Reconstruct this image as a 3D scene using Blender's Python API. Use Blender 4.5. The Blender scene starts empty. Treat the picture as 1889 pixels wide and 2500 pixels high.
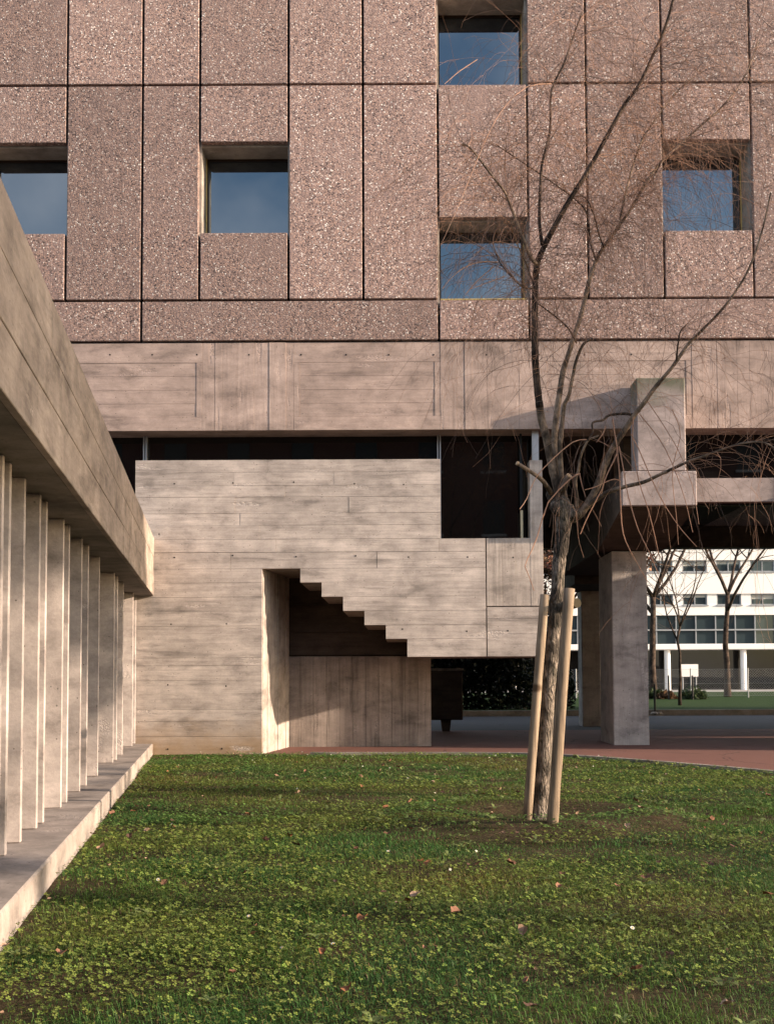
import bpy, bmesh, math, random
import numpy as np
from mathutils import Vector, Matrix

random.seed(7)
rng = np.random.default_rng(11)
SC = bpy.context.scene
COL = SC.collection
R = math.radians

# ------------------------------------------------------------------ camera
F_PX, PPX, HOR = 3000.0, 985.0, 1650.0            # focal length, vanishing point of the facade normal (photo pixels)
CAM = Vector((0.0, -14.5, 0.91))
PITCH, ROLL = R(3.3), R(-0.28)
PPY = HOR - F_PX * math.tan(PITCH)
cam_d = bpy.data.cameras.new('camera'); cam = bpy.data.objects.new('camera', cam_d); COL.objects.link(cam)
cam_d.sensor_fit = 'VERTICAL'; cam_d.sensor_height = 36; cam_d.sensor_width = 36
cam_d.lens = F_PX / 2500 * 36
cam_d.shift_x = -(PPX - 944.5) / 2500
cam_d.shift_y = (PPY - 1250) / 2500
cam_d.clip_start = 0.05; cam_d.clip_end = 2000
CROT = Matrix.Rotation(math.pi / 2 + PITCH, 3, 'X') @ Matrix.Rotation(ROLL, 3, 'Z')
cam.matrix_world = Matrix.Translation(CAM) @ CROT.to_4x4()
SC.camera = cam

# ------------------------------------------------------------------ sky and sun
SUN_AZ, SUN_EL = 77.0, 14.0                        # degrees from the facade normal towards the right, elevation
to_sun = Vector((math.sin(R(SUN_AZ)) * math.cos(R(SUN_EL)), -math.cos(R(SUN_AZ)) * math.cos(R(SUN_EL)), math.sin(R(SUN_EL))))
world = bpy.data.worlds.new('World'); SC.world = world; world.use_nodes = True
wn = world.node_tree; wn.nodes.clear()
w_out = wn.nodes.new('ShaderNodeOutputWorld'); w_bg = wn.nodes.new('ShaderNodeBackground'); w_sky = wn.nodes.new('ShaderNodeTexSky')
w_sky.sky_type = 'NISHITA'; w_sky.sun_disc = False
w_sky.sun_elevation = R(SUN_EL); w_sky.sun_rotation = math.atan2(to_sun.x, to_sun.y)
w_sky.air_density = 1.0; w_sky.dust_density = 1.2; w_sky.ozone_density = 1.0
w_bg.inputs['Strength'].default_value = 0.15
# thin broken cloud over the whole sky
w_tc = wn.nodes.new('ShaderNodeTexCoord'); w_n = wn.nodes.new('ShaderNodeTexNoise'); w_r = wn.nodes.new('ShaderNodeValToRGB'); w_m = wn.nodes.new('ShaderNodeMixRGB')
w_n.inputs['Scale'].default_value = 4.2; w_n.inputs['Detail'].default_value = 6; w_n.inputs['Roughness'].default_value = 0.55
w_r.color_ramp.elements[0].position = 0.42; w_r.color_ramp.elements[1].position = 0.7
w_r.color_ramp.elements[0].color = (0, 0, 0, 1); w_r.color_ramp.elements[1].color = (0.75, 0.75, 0.75, 1)
w_m.inputs[2].default_value = (6.0, 5.6, 5.6, 1)
wn.links.new(w_tc.outputs['Generated'], w_n.inputs['Vector']); wn.links.new(w_n.outputs['Fac'], w_r.inputs['Fac'])
wn.links.new(w_r.outputs['Color'], w_m.inputs[0]); wn.links.new(w_sky.outputs['Color'], w_m.inputs[1])
wn.links.new(w_m.outputs['Color'], w_bg.inputs['Color']); wn.links.new(w_bg.outputs['Background'], w_out.inputs['Surface'])
sun_d = bpy.data.lights.new('sun', 'SUN'); sun = bpy.data.objects.new('sun', sun_d); COL.objects.link(sun)
sun_d.energy = 4.5; sun_d.angle = R(0.6); sun_d.color = (1.0, 0.79, 0.60)
sun.rotation_euler = to_sun.to_track_quat('Z', 'Y').to_euler()
SC.view_settings.view_transform = 'Standard'; SC.view_settings.look = 'None'
SC.view_settings.exposure = 1.2; SC.view_settings.gamma = 1.0; SC.view_settings.use_curve_mapping = False
SC.cycles.use_denoising = True
SC.cycles.max_bounces = 6; SC.cycles.diffuse_bounces = 3

# ------------------------------------------------------------------ helpers
def ray(px, py):
    d = CROT @ Vector(((px - PPX) / F_PX, -(py - PPY) / F_PX, -1.0))
    return d
def at(px, py, Y):
    d = ray(px, py); t = (Y - CAM.y) / d.y
    return CAM + d * t
def gnd(px, py, z=0.0):
    d = ray(px, py); t = (z - CAM.z) / d.z
    return CAM + d * t
def pix(p):
    q = CROT.transposed() @ (Vector(p) - CAM)
    return PPX + F_PX * q.x / -q.z, PPY - F_PX * q.y / -q.z
def X(px, py=1200, Y=0.0): return at(px, py, Y).x
def Z(py, px=945, Y=0.0): return at(px, py, Y).z

OFF = {}
def thing(name, label, cat, loc=(0, 0, 0), rotz=0.0, group=None):
    o = bpy.data.objects.new(name, None); COL.objects.link(o)
    o.empty_display_size = 0.3
    o.location = loc; o.rotation_euler = (0, 0, rotz)
    o['label'] = label; o['category'] = cat
    if group: o['group'] = group
    OFF[o.name] = Vector((0, 0, 0)) if rotz else Vector(loc)
    return o
def tag(o, label, cat, group=None, kind=None):
    o['label'] = label; o['category'] = cat
    if group: o['group'] = group
    if kind: o['kind'] = kind
    return o

class MB:
    def __init__(s): s.v = []; s.f = []
    def box(s, x0, x1, y0, y1, z0, z1):
        b = len(s.v)
        s.v += [(x0, y0, z0), (x1, y0, z0), (x1, y1, z0), (x0, y1, z0), (x0, y0, z1), (x1, y0, z1), (x1, y1, z1), (x0, y1, z1)]
        s.f += [tuple(b + i for i in q) for q in ((0, 3, 2, 1), (4, 5, 6, 7), (0, 1, 5, 4), (1, 2, 6, 5), (2, 3, 7, 6), (3, 0, 4, 7))]
        return s
    def prism_y(s, poly, y0, y1):                  # poly in (x, z)
        b = len(s.v); n = len(poly)
        s.v += [(x, y0, z) for x, z in poly] + [(x, y1, z) for x, z in poly]
        s.f += [tuple(range(b, b + n)), tuple(range(b + 2 * n - 1, b + n - 1, -1))]
        s.f += [(b + i, b + n + i, b + n + (i + 1) % n, b + (i + 1) % n) for i in range(n)]
        return s
    def prism_z(s, poly, z0, z1):                  # poly in (x, y)
        b = len(s.v); n = len(poly)
        s.v += [(x, y, z0) for x, y in poly] + [(x, y, z1) for x, y in poly]
        s.f += [tuple(range(b + n - 1, b - 1, -1)), tuple(range(b + n, b + 2 * n))]
        s.f += [(b + i, b + (i + 1) % n, b + n + (i + 1) % n, b + n + i) for i in range(n)]
        return s
    def prism_x(s, poly, x0, x1):                  # poly in (y, z)
        b = len(s.v); n = len(poly)
        s.v += [(x0, y, z) for y, z in poly] + [(x1, y, z) for y, z in poly]
        s.f += [tuple(range(b, b + n)), tuple(range(b + 2 * n - 1, b + n - 1, -1))]
        s.f += [(b + i, b + n + i, b + n + (i + 1) % n, b + (i + 1) % n) for i in range(n)]
        return s
    def tube(s, pts, rad, sides=8, cap=True, jit=0.0):
        pts = [Vector(p) for p in pts]; n = len(pts); b = len(s.v)
        t0 = (pts[1] - pts[0]).normalized()
        u = t0.orthogonal().normalized()
        for i in range(n):
            t = (pts[min(i + 1, n - 1)] - pts[max(i - 1, 0)])
            t = t.normalized() if t.length > 1e-9 else t0
            u = (u - t * u.dot(t))
            u = u.normalized() if u.length > 1e-6 else t.orthogonal().normalized()
            w = t.cross(u); r = rad[i] if hasattr(rad, '__len__') else rad
            for k in range(sides):
                a = 2 * math.pi * k / sides; rr = r * (1 + (random.uniform(-jit, jit) if jit else 0))
                p = pts[i] + (u * math.cos(a) + w * math.sin(a)) * rr
                s.v.append((p.x, p.y, p.z))
        for i in range(n - 1):
            for k in range(sides):
                a = b + i * sides + k; c = b + i * sides + (k + 1) % sides
                s.f.append((a, c, c + sides, a + sides))
        if cap:
            s.f.append(tuple(b + sides - 1 - k for k in range(sides))); s.f.append(tuple(b + (n - 1) * sides + k for k in range(sides)))
        return s
    def build(s, name, mat, parent=None, bevel=0.0, smooth=False, fix=True):
        v = np.array(s.v, dtype=float)
        c = Vector(((v[:, 0].min() + v[:, 0].max()) / 2, (v[:, 1].min() + v[:, 1].max()) / 2, v[:, 2].min()))
        me = bpy.data.meshes.new(name)
        me.from_pydata([(a - c.x, b_ - c.y, d - c.z) for a, b_, d in s.v], [], s.f)
        if fix or bevel:
            bm = bmesh.new(); bm.from_mesh(me)
            if fix: bmesh.ops.recalc_face_normals(bm, faces=bm.faces)
            if bevel: bmesh.ops.bevel(bm, geom=list(bm.edges), offset=bevel, segments=1, affect='EDGES', clamp_overlap=True)
            bm.to_mesh(me); bm.free()
        if smooth: me.polygons.foreach_set('use_smooth', [True] * len(me.polygons))
        me.materials.append(mat)
        o = bpy.data.objects.new(name, me); COL.objects.link(o)
        if parent is not None:
            o.parent = parent; o.location = c - OFF[parent.name]
        else:
            o.location = c
        OFF[o.name] = c
        return o
def struct(mb, name, mat, **k):
    o = mb.build(name, mat, **k); o['kind'] = 'structure'; return o
def copy_tree(o, parent=None):
    c = o.copy(); COL.objects.link(c); c.parent = parent
    OFF[c.name] = OFF.get(o.name, Vector())
    for ch in list(o.children): copy_tree(ch, c)
    return c
def smooth_path(pts, n):
    """Catmull-Rom resample of a list of Vectors / tuples (any dimension)."""
    P = np.array([tuple(p) for p in pts], float)
    P = np.vstack([2 * P[0] - P[1], P, 2 * P[-1] - P[-2]])
    out = []
    m = len(P) - 3
    for i in range(n):
        t = i / (n - 1) * m; k = min(int(t), m - 1); t -= k
        a, b, c, d = P[k], P[k + 1], P[k + 2], P[k + 3]
        out.append(0.5 * (2 * b + (c - a) * t + (2 * a - 5 * b + 4 * c - d) * t * t + (3 * b - a - 3 * c + d) * t ** 3))
    return np.array(out)

# ------------------------------------------------------------------ materials
class NT:
    def __init__(s, name):
        s.m = bpy.data.materials.new(name); s.m.use_nodes = True; s.t = s.m.node_tree
        s.p = s.t.nodes['Principled BSDF']; s.pos = None
    def n(s, t, **k):
        q = s.t.nodes.new('ShaderNode' + t)
        for a, b in k.items(): setattr(q, a, b)
        return q
    def l(s, a, b): s.t.links.new(a, b)
    def coord(s, scale=(1, 1, 1), kind='Position'):
        if kind == 'Position': src = s.n('NewGeometry').outputs['Position']
        else: src = s.n('TexCoord').outputs['Object']
        mp = s.n('Mapping'); mp.inputs['Scale'].default_value = scale
        s.l(src, mp.inputs['Vector']); return mp.outputs['Vector']
    def noise(s, vec, scale, detail=4, rough=0.55, dist=0.0):
        q = s.n('TexNoise'); q.inputs['Scale'].default_value = scale; q.inputs['Detail'].default_value = detail
        q.inputs['Roughness'].default_value = rough; q.inputs['Distortion'].default_value = dist
        s.l(vec, q.inputs['Vector']); return q.outputs['Fac']
    def voro(s, vec, scale, feature='F1'):
        q = s.n('TexVoronoi', feature=feature); q.inputs['Scale'].default_value = scale
        s.l(vec, q.inputs['Vector']); return q
    def ramp(s, fac, stops, interp='LINEAR'):
        q = s.n('ValToRGB'); q.color_ramp.interpolation = interp; e = q.color_ramp.elements
        while len(e) < len(stops): e.new(0.5)
        for i, (p, c) in enumerate(stops):
            e[i].position = p; e[i].color = (c, c, c, 1) if not hasattr(c, '__len__') else (*c, 1)
        s.l(fac, q.inputs['Fac']); return q.outputs['Color']
    def mix(s, a, b, fac, mode='MIX'):
        q = s.n('MixRGB', blend_type=mode)
        for i, x in ((0, fac), (1, a), (2, b)):
            if isinstance(x, (int, float)): q.inputs[i].default_value = x if i == 0 else (x, x, x, 1)
            elif isinstance(x, tuple): q.inputs[i].default_value = (*x, 1)
            else: s.l(x, q.inputs[i])
        return q.outputs['Color']
    def math(s, op, a, b=0.0):
        q = s.n('Math', operation=op)
        for i, x in enumerate((a, b)):
            if isinstance(x, (int, float)): q.inputs[i].default_value = x
            else: s.l(x, q.inputs[i])
        return q.outputs[0]
    def rand(s): return s.n('ObjectInfo').outputs['Random']
    def bump(s, h, strength=0.3, dist=0.01, normal=None):
        q = s.n('Bump'); q.inputs['Strength'].default_value = strength; q.inputs['Distance'].default_value = dist
        s.l(h, q.inputs['Height'])
        if normal is not None: s.l(normal, q.inputs['Normal'])
        return q.outputs['Normal']
    def fin(s, color=None, rough=0.85, normal=None, spec=0.3, metal=0.0):
        if color is not None:
            if isinstance(color, tuple): s.p.inputs['Base Color'].default_value = (*color, 1)
            else: s.l(color, s.p.inputs['Base Color'])
        if isinstance(rough, (int, float)): s.p.inputs['Roughness'].default_value = rough
        else: s.l(rough, s.p.inputs['Roughness'])
        if normal is not None: s.l(normal, s.p.inputs['Normal'])
        s.p.inputs['Specular IOR Level'].default_value = spec; s.p.inputs['Metallic'].default_value = metal
        return s.m

def mat_plain(name, color, rough=0.7, spec=0.3, metal=0.0, var=0.15, scale=6.0):
    t = NT(name); v = t.coord()
    n = t.noise(v, scale, 5)
    c = t.mix(tuple(x * (1 - var) for x in color), tuple(min(1, x * (1 + var)) for x in color), n)
    return t.fin(c, rough, t.bump(t.noise(v, scale * 12, 3), 0.1, 0.003), spec, metal)

def mat_aggregate():
    t = NT('exposed_aggregate'); v = t.coord()
    # pebbles of mixed colour set in a pinkish grey matrix
    vo = t.voro(v, 60); vo.inputs['Randomness'].default_value = 1.0
    sep = t.n('SeparateColor'); t.l(vo.outputs['Color'], sep.inputs[0])
    peb = t.ramp(sep.outputs[0], [(0.0, (0.055, 0.042, 0.042)), (0.13, (0.17, 0.12, 0.11)), (0.30, (0.36, 0.235, 0.195)), (0.48, (0.27, 0.19, 0.175)),
                                  (0.64, (0.43, 0.29, 0.235)), (0.84, (0.52, 0.41, 0.365)), (0.955, (0.82, 0.76, 0.70))], 'CONSTANT')
    edge = t.ramp(vo.outputs['Distance'], [(0.45, 0.0), (0.7, 1.0)])
    n1 = t.noise(v, 1.6, 5, 0.6); n2 = t.noise(v, 9, 4, 0.6)
    matrix = t.mix((0.19, 0.13, 0.115), (0.33, 0.235, 0.205), n2)
    c = t.mix(peb, matrix, edge)
    # areas where the paste covers the stones
    cover = t.ramp(n1, [(0.46, 0.0), (0.70, 0.6)])
    c = t.mix(c, (0.31, 0.22, 0.195), cover)
    rnd = t.rand()
    c = t.mix(c, t.ramp(rnd, [(0.0, 0.78), (1.0, 1.12)]), 1.0, 'MULTIPLY')
    # faint rain streaks
    st = t.noise(t.coord((7, 7, 0.35)), 1.0, 5, 0.6)
    c = t.mix(c, t.ramp(st, [(0.35, 0.85), (0.6, 1.05)]), 0.6, 'MULTIPLY')
    h = t.math('SUBTRACT', 1.0, vo.outputs['Distance'])
    nb = t.bump(h, 0.4, 0.008)
    return t.fin(c, 0.8, nb, 0.35)

def mat_concrete(name, base, grain='H', stain=0.5, rnd=0.16, warm=0.0, moss=None, yellow=False, grainamt=0.35):
    t = NT(name); v = t.coord()
    gs = {'H': (1.3, 30, 34), 'V': (34, 34, 1.3), 'N': (6, 6, 6), 'U': (30, 1.3, 34)}[grain]
    ss = {'H': (0.9, 6, 8), 'V': (8, 8, 0.7), 'N': (2.5, 2.5, 1.2), 'U': (6, 0.9, 8)}[grain]
    g = t.noise(t.coord(gs), 1.0, 6, 0.65, 0.4)
    big = t.noise(v, 0.9, 5, 0.55)
    mid = t.noise(v, 5.0, 6, 0.6)
    s1 = t.noise(t.coord(ss), 1.0, 6, 0.62, 0.5)
    fine = t.noise(v, 60, 4, 0.7)
    dark = tuple(x * 0.66 for x in base); lite = tuple(min(1, x * 1.18) for x in base)
    c = t.mix(dark, lite, t.ramp(mid, [(0.25, 0.0), (0.75, 1.0)]))
    c = t.mix(c, base, 0.5)
    c = t.mix(c, t.ramp(g, [(0.3, 1 - grainamt), (0.62, 1.06)]), 0.6, 'MULTIPLY')
    c = t.mix(c, t.ramp(big, [(0.3, 0.76), (0.7, 1.14)]), 0.85, 'MULTIPLY')
    bl = t.noise(t.coord((2.2, 2.2, 4.5)), 1.0, 8, 0.68, 0.25)
    c = t.mix(c, t.ramp(bl, [(0.38, 1.10), (0.56, 0.82), (0.66, 0.56)]), 1.0, 'MULTIPLY')
    sm = t.noise(t.coord({'H': (1.0, 4, 5), 'V': (5, 5, 0.8), 'N': (2, 2, 1), 'U': (4, 1, 5)}[grain]), 1.7, 7, 0.72, 0.35)
    c = t.mix(c, t.ramp(sm, [(0.50, 1.0), (0.60, 0.78), (0.70, 0.55)]), stain * 0.7, 'MULTIPLY')
    c = t.mix(c, t.ramp(s1, [(0.56, 1.0), (0.68, 1 - stain)]), 0.75, 'MULTIPLY')
    c = t.mix(c, t.ramp(fine, [(0.3, 0.86), (0.7, 1.1)]), 0.7, 'MULTIPLY')
    # small air holes
    vo = t.voro(v, 26); sp = t.n('SeparateColor'); t.l(vo.outputs['Color'], sp.inputs[0])
    pit = t.math('MULTIPLY', t.math('LESS_THAN', vo.outputs['Distance'], 0.14), t.math('GREATER_THAN', sp.outputs[0], 0.80))
    c = t.mix(c, tuple(x * 0.3 for x in base), pit)
    c = t.mix(c, t.ramp(t.rand(), [(0.0, 1 - rnd), (1.0, 1 + rnd * 0.6)]), 1.0, 'MULTIPLY')
    if moss is not None:                           # green growth under the weathered top, z above the given height
        sx = t.n('SeparateXYZ'); t.l(v, sx.inputs[0])
        f = t.math('MULTIPLY', t.math('SUBTRACT', sx.outputs[2], moss), 2.6)
        f = t.math('ADD', f, t.math('MULTIPLY', t.math('SUBTRACT', mid, 0.5), 1.6))
        f2 = t.ramp(t.math('ADD', f, t.math('MULTIPLY', t.math('SUBTRACT', s1, .5), .8)), [(0.1, 0.0), (1.0, 0.85)])
        c = t.mix(c, (0.085, 0.095, 0.06), f2)
    if yellow:                                     # ochre splash-back staining low on the wall
        sx = t.n('SeparateXYZ'); t.l(v, sx.inputs[0])
        f = t.math('SUBTRACT', 1.0, t.math('MULTIPLY', sx.outputs[2], 2.0))
        f = t.math('ADD', f, t.math('MULTIPLY', t.math('SUBTRACT', mid, 0.5), 0.9))
        c = t.mix(c, (0.27, 0.17, 0.08), t.ramp(f, [(0.1, 0.0), (0.9, 0.7)]))
    # rough honeycombed patches where the paste ran out
    hm = t.ramp(t.noise(t.coord({'H': (1.4, 5, 9), 'V': (9, 9, 1.4), 'N': (3, 3, 3), 'U': (5, 1.4, 9)}[grain]), 1.0, 3, 0.5), [(0.63, 0.0), (0.70, 1.0)])
    hv = t.voro(v, 75); hs = t.n('SeparateColor'); t.l(hv.outputs['Color'], hs.inputs[0])
    c = t.mix(c, t.mix(tuple(x * 0.55 for x in base), tuple(min(1, x * 1.3) for x in base), hs.outputs[0]), t.math('MULTIPLY', hm, 0.6))
    h = t.math('ADD', t.math('MULTIPLY', g, 0.6), t.math('MULTIPLY', fine, 0.5))
    h = t.math('SUBTRACT', h, t.math('MULTIPLY', t.math('MULTIPLY', hm, hv.outputs['Distance']), 2.2))
    h = t.math('SUBTRACT', h, t.math('MULTIPLY', pit, 1.5))
    nb = t.bump(h, 0.35, 0.006)
    nb = t.bump(mid, 0.15, 0.02, nb)
    return t.fin(c, 0.88, nb, 0.25)

def mat_glass(name, tint=(0.012, 0.014, 0.017), ior=1.5, rough=0.015):
    t = NT(name); v = t.coord()
    t.p.inputs['IOR'].default_value = ior
    nb = t.bump(t.noise(v, 1.1, 2), 0.02, 0.02)
    m = t.fin(tint, rough, nb, 0.5)
    if ior > 2: t.p.inputs['Specular Tint'].default_value = (0.74, 0.88, 1.0, 1)
    return m

def mat_grass(name, strength=1.0):
    t = NT(name); a = t.n('Attribute', attribute_name='tint')
    c = a.outputs['Color']
    m = t.fin(c, 0.55, None, 0.25)
    tr = t.n('BsdfTranslucent'); t.l(c, tr.inputs['Color']); mx = t.n('MixShader'); mx.inputs[0].default_value = 0.3
    t.l(t.p.outputs[0], mx.inputs[1]); t.l(tr.outputs[0], mx.inputs[2]); t.l(mx.outputs[0], t.t.nodes['Material Output'].inputs['Surface'])
    return m

def mat_soil(name):
    t = NT(name); v = t.coord()
    n = t.noise(v, 3, 6, 0.6); n2 = t.noise(v, 40, 5, 0.7)
    c = t.mix((0.035, 0.034, 0.014), (0.085, 0.058, 0.034), t.ramp(n, [(0.35, 0), (0.65, 1)]))
    c = t.mix(c, t.ramp(n2, [(0.3, 0.5), (0.7, 1.3)]), 0.8, 'MULTIPLY')
    return t.fin(c, 0.95, t.bump(n2, 0.8, 0.03), 0.1)

def mat_asphalt(name, base, spot=0.25):
    t = NT(name); v = t.coord()
    n = t.noise(v, 0.6, 5, 0.6); f = t.noise(v, 90, 4, 0.7); sp = t.noise(v, 260, 2, 0.5)
    c = t.mix(tuple(x * 0.75 for x in base), tuple(x * 1.2 for x in base), n)
    c = t.mix(c, t.ramp(f, [(0.3, 1 - spot), (0.7, 1 + spot)]), 1.0, 'MULTIPLY')
    cr = t.voro(t.coord((1, 1, 1)), 0.45, 'DISTANCE_TO_EDGE')
    dn = t.noise(v, 3, 5)
    d = t.math('ADD', cr.outputs['Distance'], t.math('MULTIPLY', t.math('SUBTRACT', dn, 0.5), 0.10))
    crack = t.math('LESS_THAN', t.math('ABSOLUTE', d), 0.004)
    c = t.mix(c, tuple(x * 0.35 for x in base), t.math('MULTIPLY', crack, 0.8))
    return t.fin(c, 0.85, t.bump(sp, 0.35, 0.006), 0.3)

def mat_bark(name, c0, c1, zs=5.0, sc=60, amt=0.8):
    t = NT(name); v = t.coord((1, 1, 1.0 / zs))
    n = t.noise(v, sc, 6, 0.65, 1.2); k = t.noise(t.coord(), 7, 4)
    vo = t.voro(v, sc * 0.9, 'DISTANCE_TO_EDGE')
    c = t.mix(c0, c1, t.ramp(n, [(0.35, 0), (0.62, 1)]))
    c = t.mix(c, t.ramp(k, [(0.42, 0.22), (0.58, 1.15)]), 0.9, 'MULTIPLY')
    h = t.math('ADD', n, t.math('MINIMUM', t.math('MULTIPLY', vo.outputs['Distance'], 3.0), 0.6))
    return t.fin(c, 0.85, t.bump(h, amt, 0.012), 0.2)

def mat_wood(name):
    t = NT(name); v = t.coord((40, 40, 1.6))
    g = t.noise(v, 1.0, 6, 0.6, 0.6); b = t.noise(t.coord(), 4, 4)
    c = t.mix((0.15, 0.11, 0.075), (0.33, 0.25, 0.175), t.ramp(g, [(0.36, 0), (0.6, 1)]))
    c = t.mix(c, t.ramp(b, [(0.3, 0.75), (0.7, 1.1)]), 0.8, 'MULTIPLY')
    kn = t.voro(t.coord((3, 3, 6.5)), 1.0)
    k = t.ramp(kn.outputs['Distance'], [(0.12, 1.0), (0.22, 0.0)])
    c = t.mix(c, (0.09, 0.055, 0.03), k)
    return t.fin(c, 0.75, t.bump(g, 0.25, 0.004), 0.25)

def mat_attr(name, rough=0.8, transl=0.0):
    t = NT(name); a = t.n('Attribute', attribute_name='tint'); t.fin(a.outputs['Color'], rough, None, 0.2)
    return t.m

M = {}
M['agg'] = mat_aggregate()
CB = (0.40, 0.335, 0.285)
M['boardH'] = mat_concrete('board_marked_concrete', (0.52, 0.455, 0.415), 'H', 0.45, 0.08, yellow=True)
M['boardV'] = mat_concrete('upright_board_concrete', (0.50, 0.435, 0.39), 'V', 0.42, 0.08)
M['boardW'] = mat_concrete('weathered_upright_board_concrete', (0.36, 0.305, 0.27), 'V', 0.6, 0.08)
M['beamH'] = mat_concrete('beam_concrete', (0.43, 0.335, 0.295), 'H', 0.28, 0.05, grainamt=0.22)
M['beamV'] = mat_concrete('beam_upright_concrete', (0.43, 0.335, 0.295), 'V', 0.28, 0.05, grainamt=0.22)
M['wing'] = mat_concrete('wing_beam_concrete', (0.44, 0.36, 0.305), 'U', 0.45, 0.08)
M['fin'] = mat_concrete('fin_concrete', (0.50, 0.44, 0.415), 'N', 0.15, 0.10)
M['ledge'] = mat_concrete('ledge_concrete', (0.40, 0.345, 0.31), 'N', 0.4, 0.08)
M['smooth'] = mat_concrete('smooth_grey_concrete', (0.36, 0.305, 0.295), 'N', 0.2, 0.05, moss=3.98)
M['pier'] = mat_concrete('pier_concrete', (0.52, 0.465, 0.43), 'V', 0.25, 0.05, grainamt=0.18)
M['rough'] = mat_concrete('rough_shade_toned_concrete', (0.075, 0.057, 0.047), 'H', 0.4, 0.08)  # brown staining, plus undercroft shade put into the very dark base colour
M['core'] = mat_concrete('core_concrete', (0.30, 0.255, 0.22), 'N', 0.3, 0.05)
M['reveal'] = mat_concrete('reveal_concrete', (0.40, 0.36, 0.32), 'N', 0.15, 0.05)
M['joint'] = mat_plain('shaded_mullion_tone', (0.02, 0.022, 0.024), 0.8)
M['hole'] = mat_plain('tie_hole_shadow', (0.012, 0.010, 0.010), 0.95)
M['sky_glass'] = mat_glass('reflective_window_glass', (0.008, 0.010, 0.013), 2.6)
M['dark_glass'] = mat_glass('dark_window_glass', (0.006, 0.006, 0.006), 1.5)
M['bronze'] = mat_plain('bronze_frame', (0.05, 0.032, 0.02), 0.4, 0.5, 0.6)
M['alu'] = mat_plain('aluminium_post', (0.42, 0.42, 0.43), 0.4, 0.5, 0.7)
M['brass'] = mat_plain('yellow_metal_trim', (0.62, 0.46, 0.16), 0.4, 0.5, 0.3)
M['sunlit'] = mat_plain('sunlit_mullion_tone', (0.85, 0.72, 0.48), 0.4)  # pale colour standing in for sunlight on the mullion
M['soil'] = mat_soil('lawn_soil')
M['red'] = mat_asphalt('red_asphalt', (0.175, 0.078, 0.06))
M['asphalt'] = mat_asphalt('grey_asphalt', (0.042, 0.042, 0.047))
M['kerb'] = mat_concrete('kerb_concrete', (0.34, 0.30, 0.26), 'N', 0.3, 0.05)
M['plaza'] = mat_asphalt('pale_paving', (0.38, 0.36, 0.34), 0.1)
M['bark'] = mat_bark('willow_bark', (0.012, 0.015, 0.009), (0.27, 0.22, 0.18), 4.5, 62, 1.0)
M['limb'] = mat_bark('smooth_limb_bark', (0.12, 0.09, 0.065), (0.27, 0.20, 0.15), 2.5, 40, 0.4)
M['dlimb'] = mat_bark('dark_limb_bark', (0.030, 0.022, 0.018), (0.10, 0.068, 0.05), 2.5, 50, 0.5)
M['twig'] = mat_plain('twig_bark', (0.30, 0.165, 0.105), 0.6, 0.3, 0.0, 0.45, 9)
M['dtwig'] = mat_plain('dark_twig_bark', (0.085, 0.052, 0.04), 0.7, 0.3, 0.0, 0.4, 9)
M['cut'] = mat_plain('sawn_wood', (0.42, 0.30, 0.19), 0.8)
M['wood'] = mat_wood('peeled_pine')
M['oldwood'] = mat_plain('grey_green_wood', (0.075, 0.06, 0.035), 0.85, 0.2, 0, 0.3, 30)
M['grass'] = mat_grass('grass_blades')
M['clover'] = mat_grass('clover_leaves')
M['leaf'] = mat_attr('dry_leaf', 0.8)
M['white'] = mat_plain('white_render', (0.80, 0.77, 0.73), 0.8, 0.2, 0, 0.04, 0.4)
M['greyglass'] = mat_glass('curtain_wall_glass', (0.03, 0.045, 0.05), 1.6)
M['steel'] = mat_plain('grey_steel', (0.30, 0.31, 0.32), 0.5, 0.4, 0.3)
M['blind'] = mat_plain('window_blind', (0.45, 0.43, 0.38), 0.8)
M['black'] = mat_plain('black_paint', (0.012, 0.012, 0.013), 0.5)
M['brick'] = mat_plain('dark_red_brick', (0.14, 0.055, 0.04), 0.9, 0.2, 0, 0.25, 3)
M['petal'] = mat_plain('daisy_petal', (0.78, 0.78, 0.74), 0.7)
M['yolk'] = mat_plain('daisy_centre', (0.65, 0.42, 0.03), 0.7)
M['hedge'] = mat_grass('hedge_leaves')
M['farlawn'] = (lambda t: t.fin(t.mix((0.014, 0.034, 0.008), (0.036, 0.066, 0.016), t.noise(t.coord(), 2.5, 6, .7)), 0.9, t.bump(t.noise(t.coord(), 60, 3), 0.8, 0.04), 0.1))(NT('far_lawn_grass'))

# =================================================================== THE SETTING
struct(MB().box(-400, 400, -300, 500, -0.6, -0.10), 'ground', M['asphalt'])
# edge between lawn and red pavement (x, y)
EDGE = [(-3.4, 0.0), (-1.72, -0.03), (-0.9, -0.14), (0.0, -0.20), (0.7, -0.25), (1.35, -0.40), (1.8, -0.72), (2.3, -1.35), (2.9, -2.3), (3.7, -3.7), (4.7, -5.4), (6.2, -8.0), (8.5, -12.0), (12, -18)]
ES = [tuple(p) for p in smooth_path(EDGE, 60)]
struct(MB().prism_z([(12, -18)] + [(30, -18), (30, 6.0), (-12, 6.0), (-12, 0.02), (-3.4, 0.02)] + ES[1:-1], -0.09, 0.0), 'red_pavement', M['red'])
struct(MB().box(-60, 60, 6.001, 13.3, -0.09, -0.012), 'road', M['asphalt'])
struct(MB().box(-60, 60, 13.302, 13.45, -0.09, 0.115), 'far_kerb', M['kerb'])
struct(MB().box(-60, 60, 13.452, 43, -0.09, 0.10), 'far_lawn', M['farlawn'])
struct(MB().box(-60, 60, 43.001, 120, -0.09, 0.05), 'plaza', M['plaza'])
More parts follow.
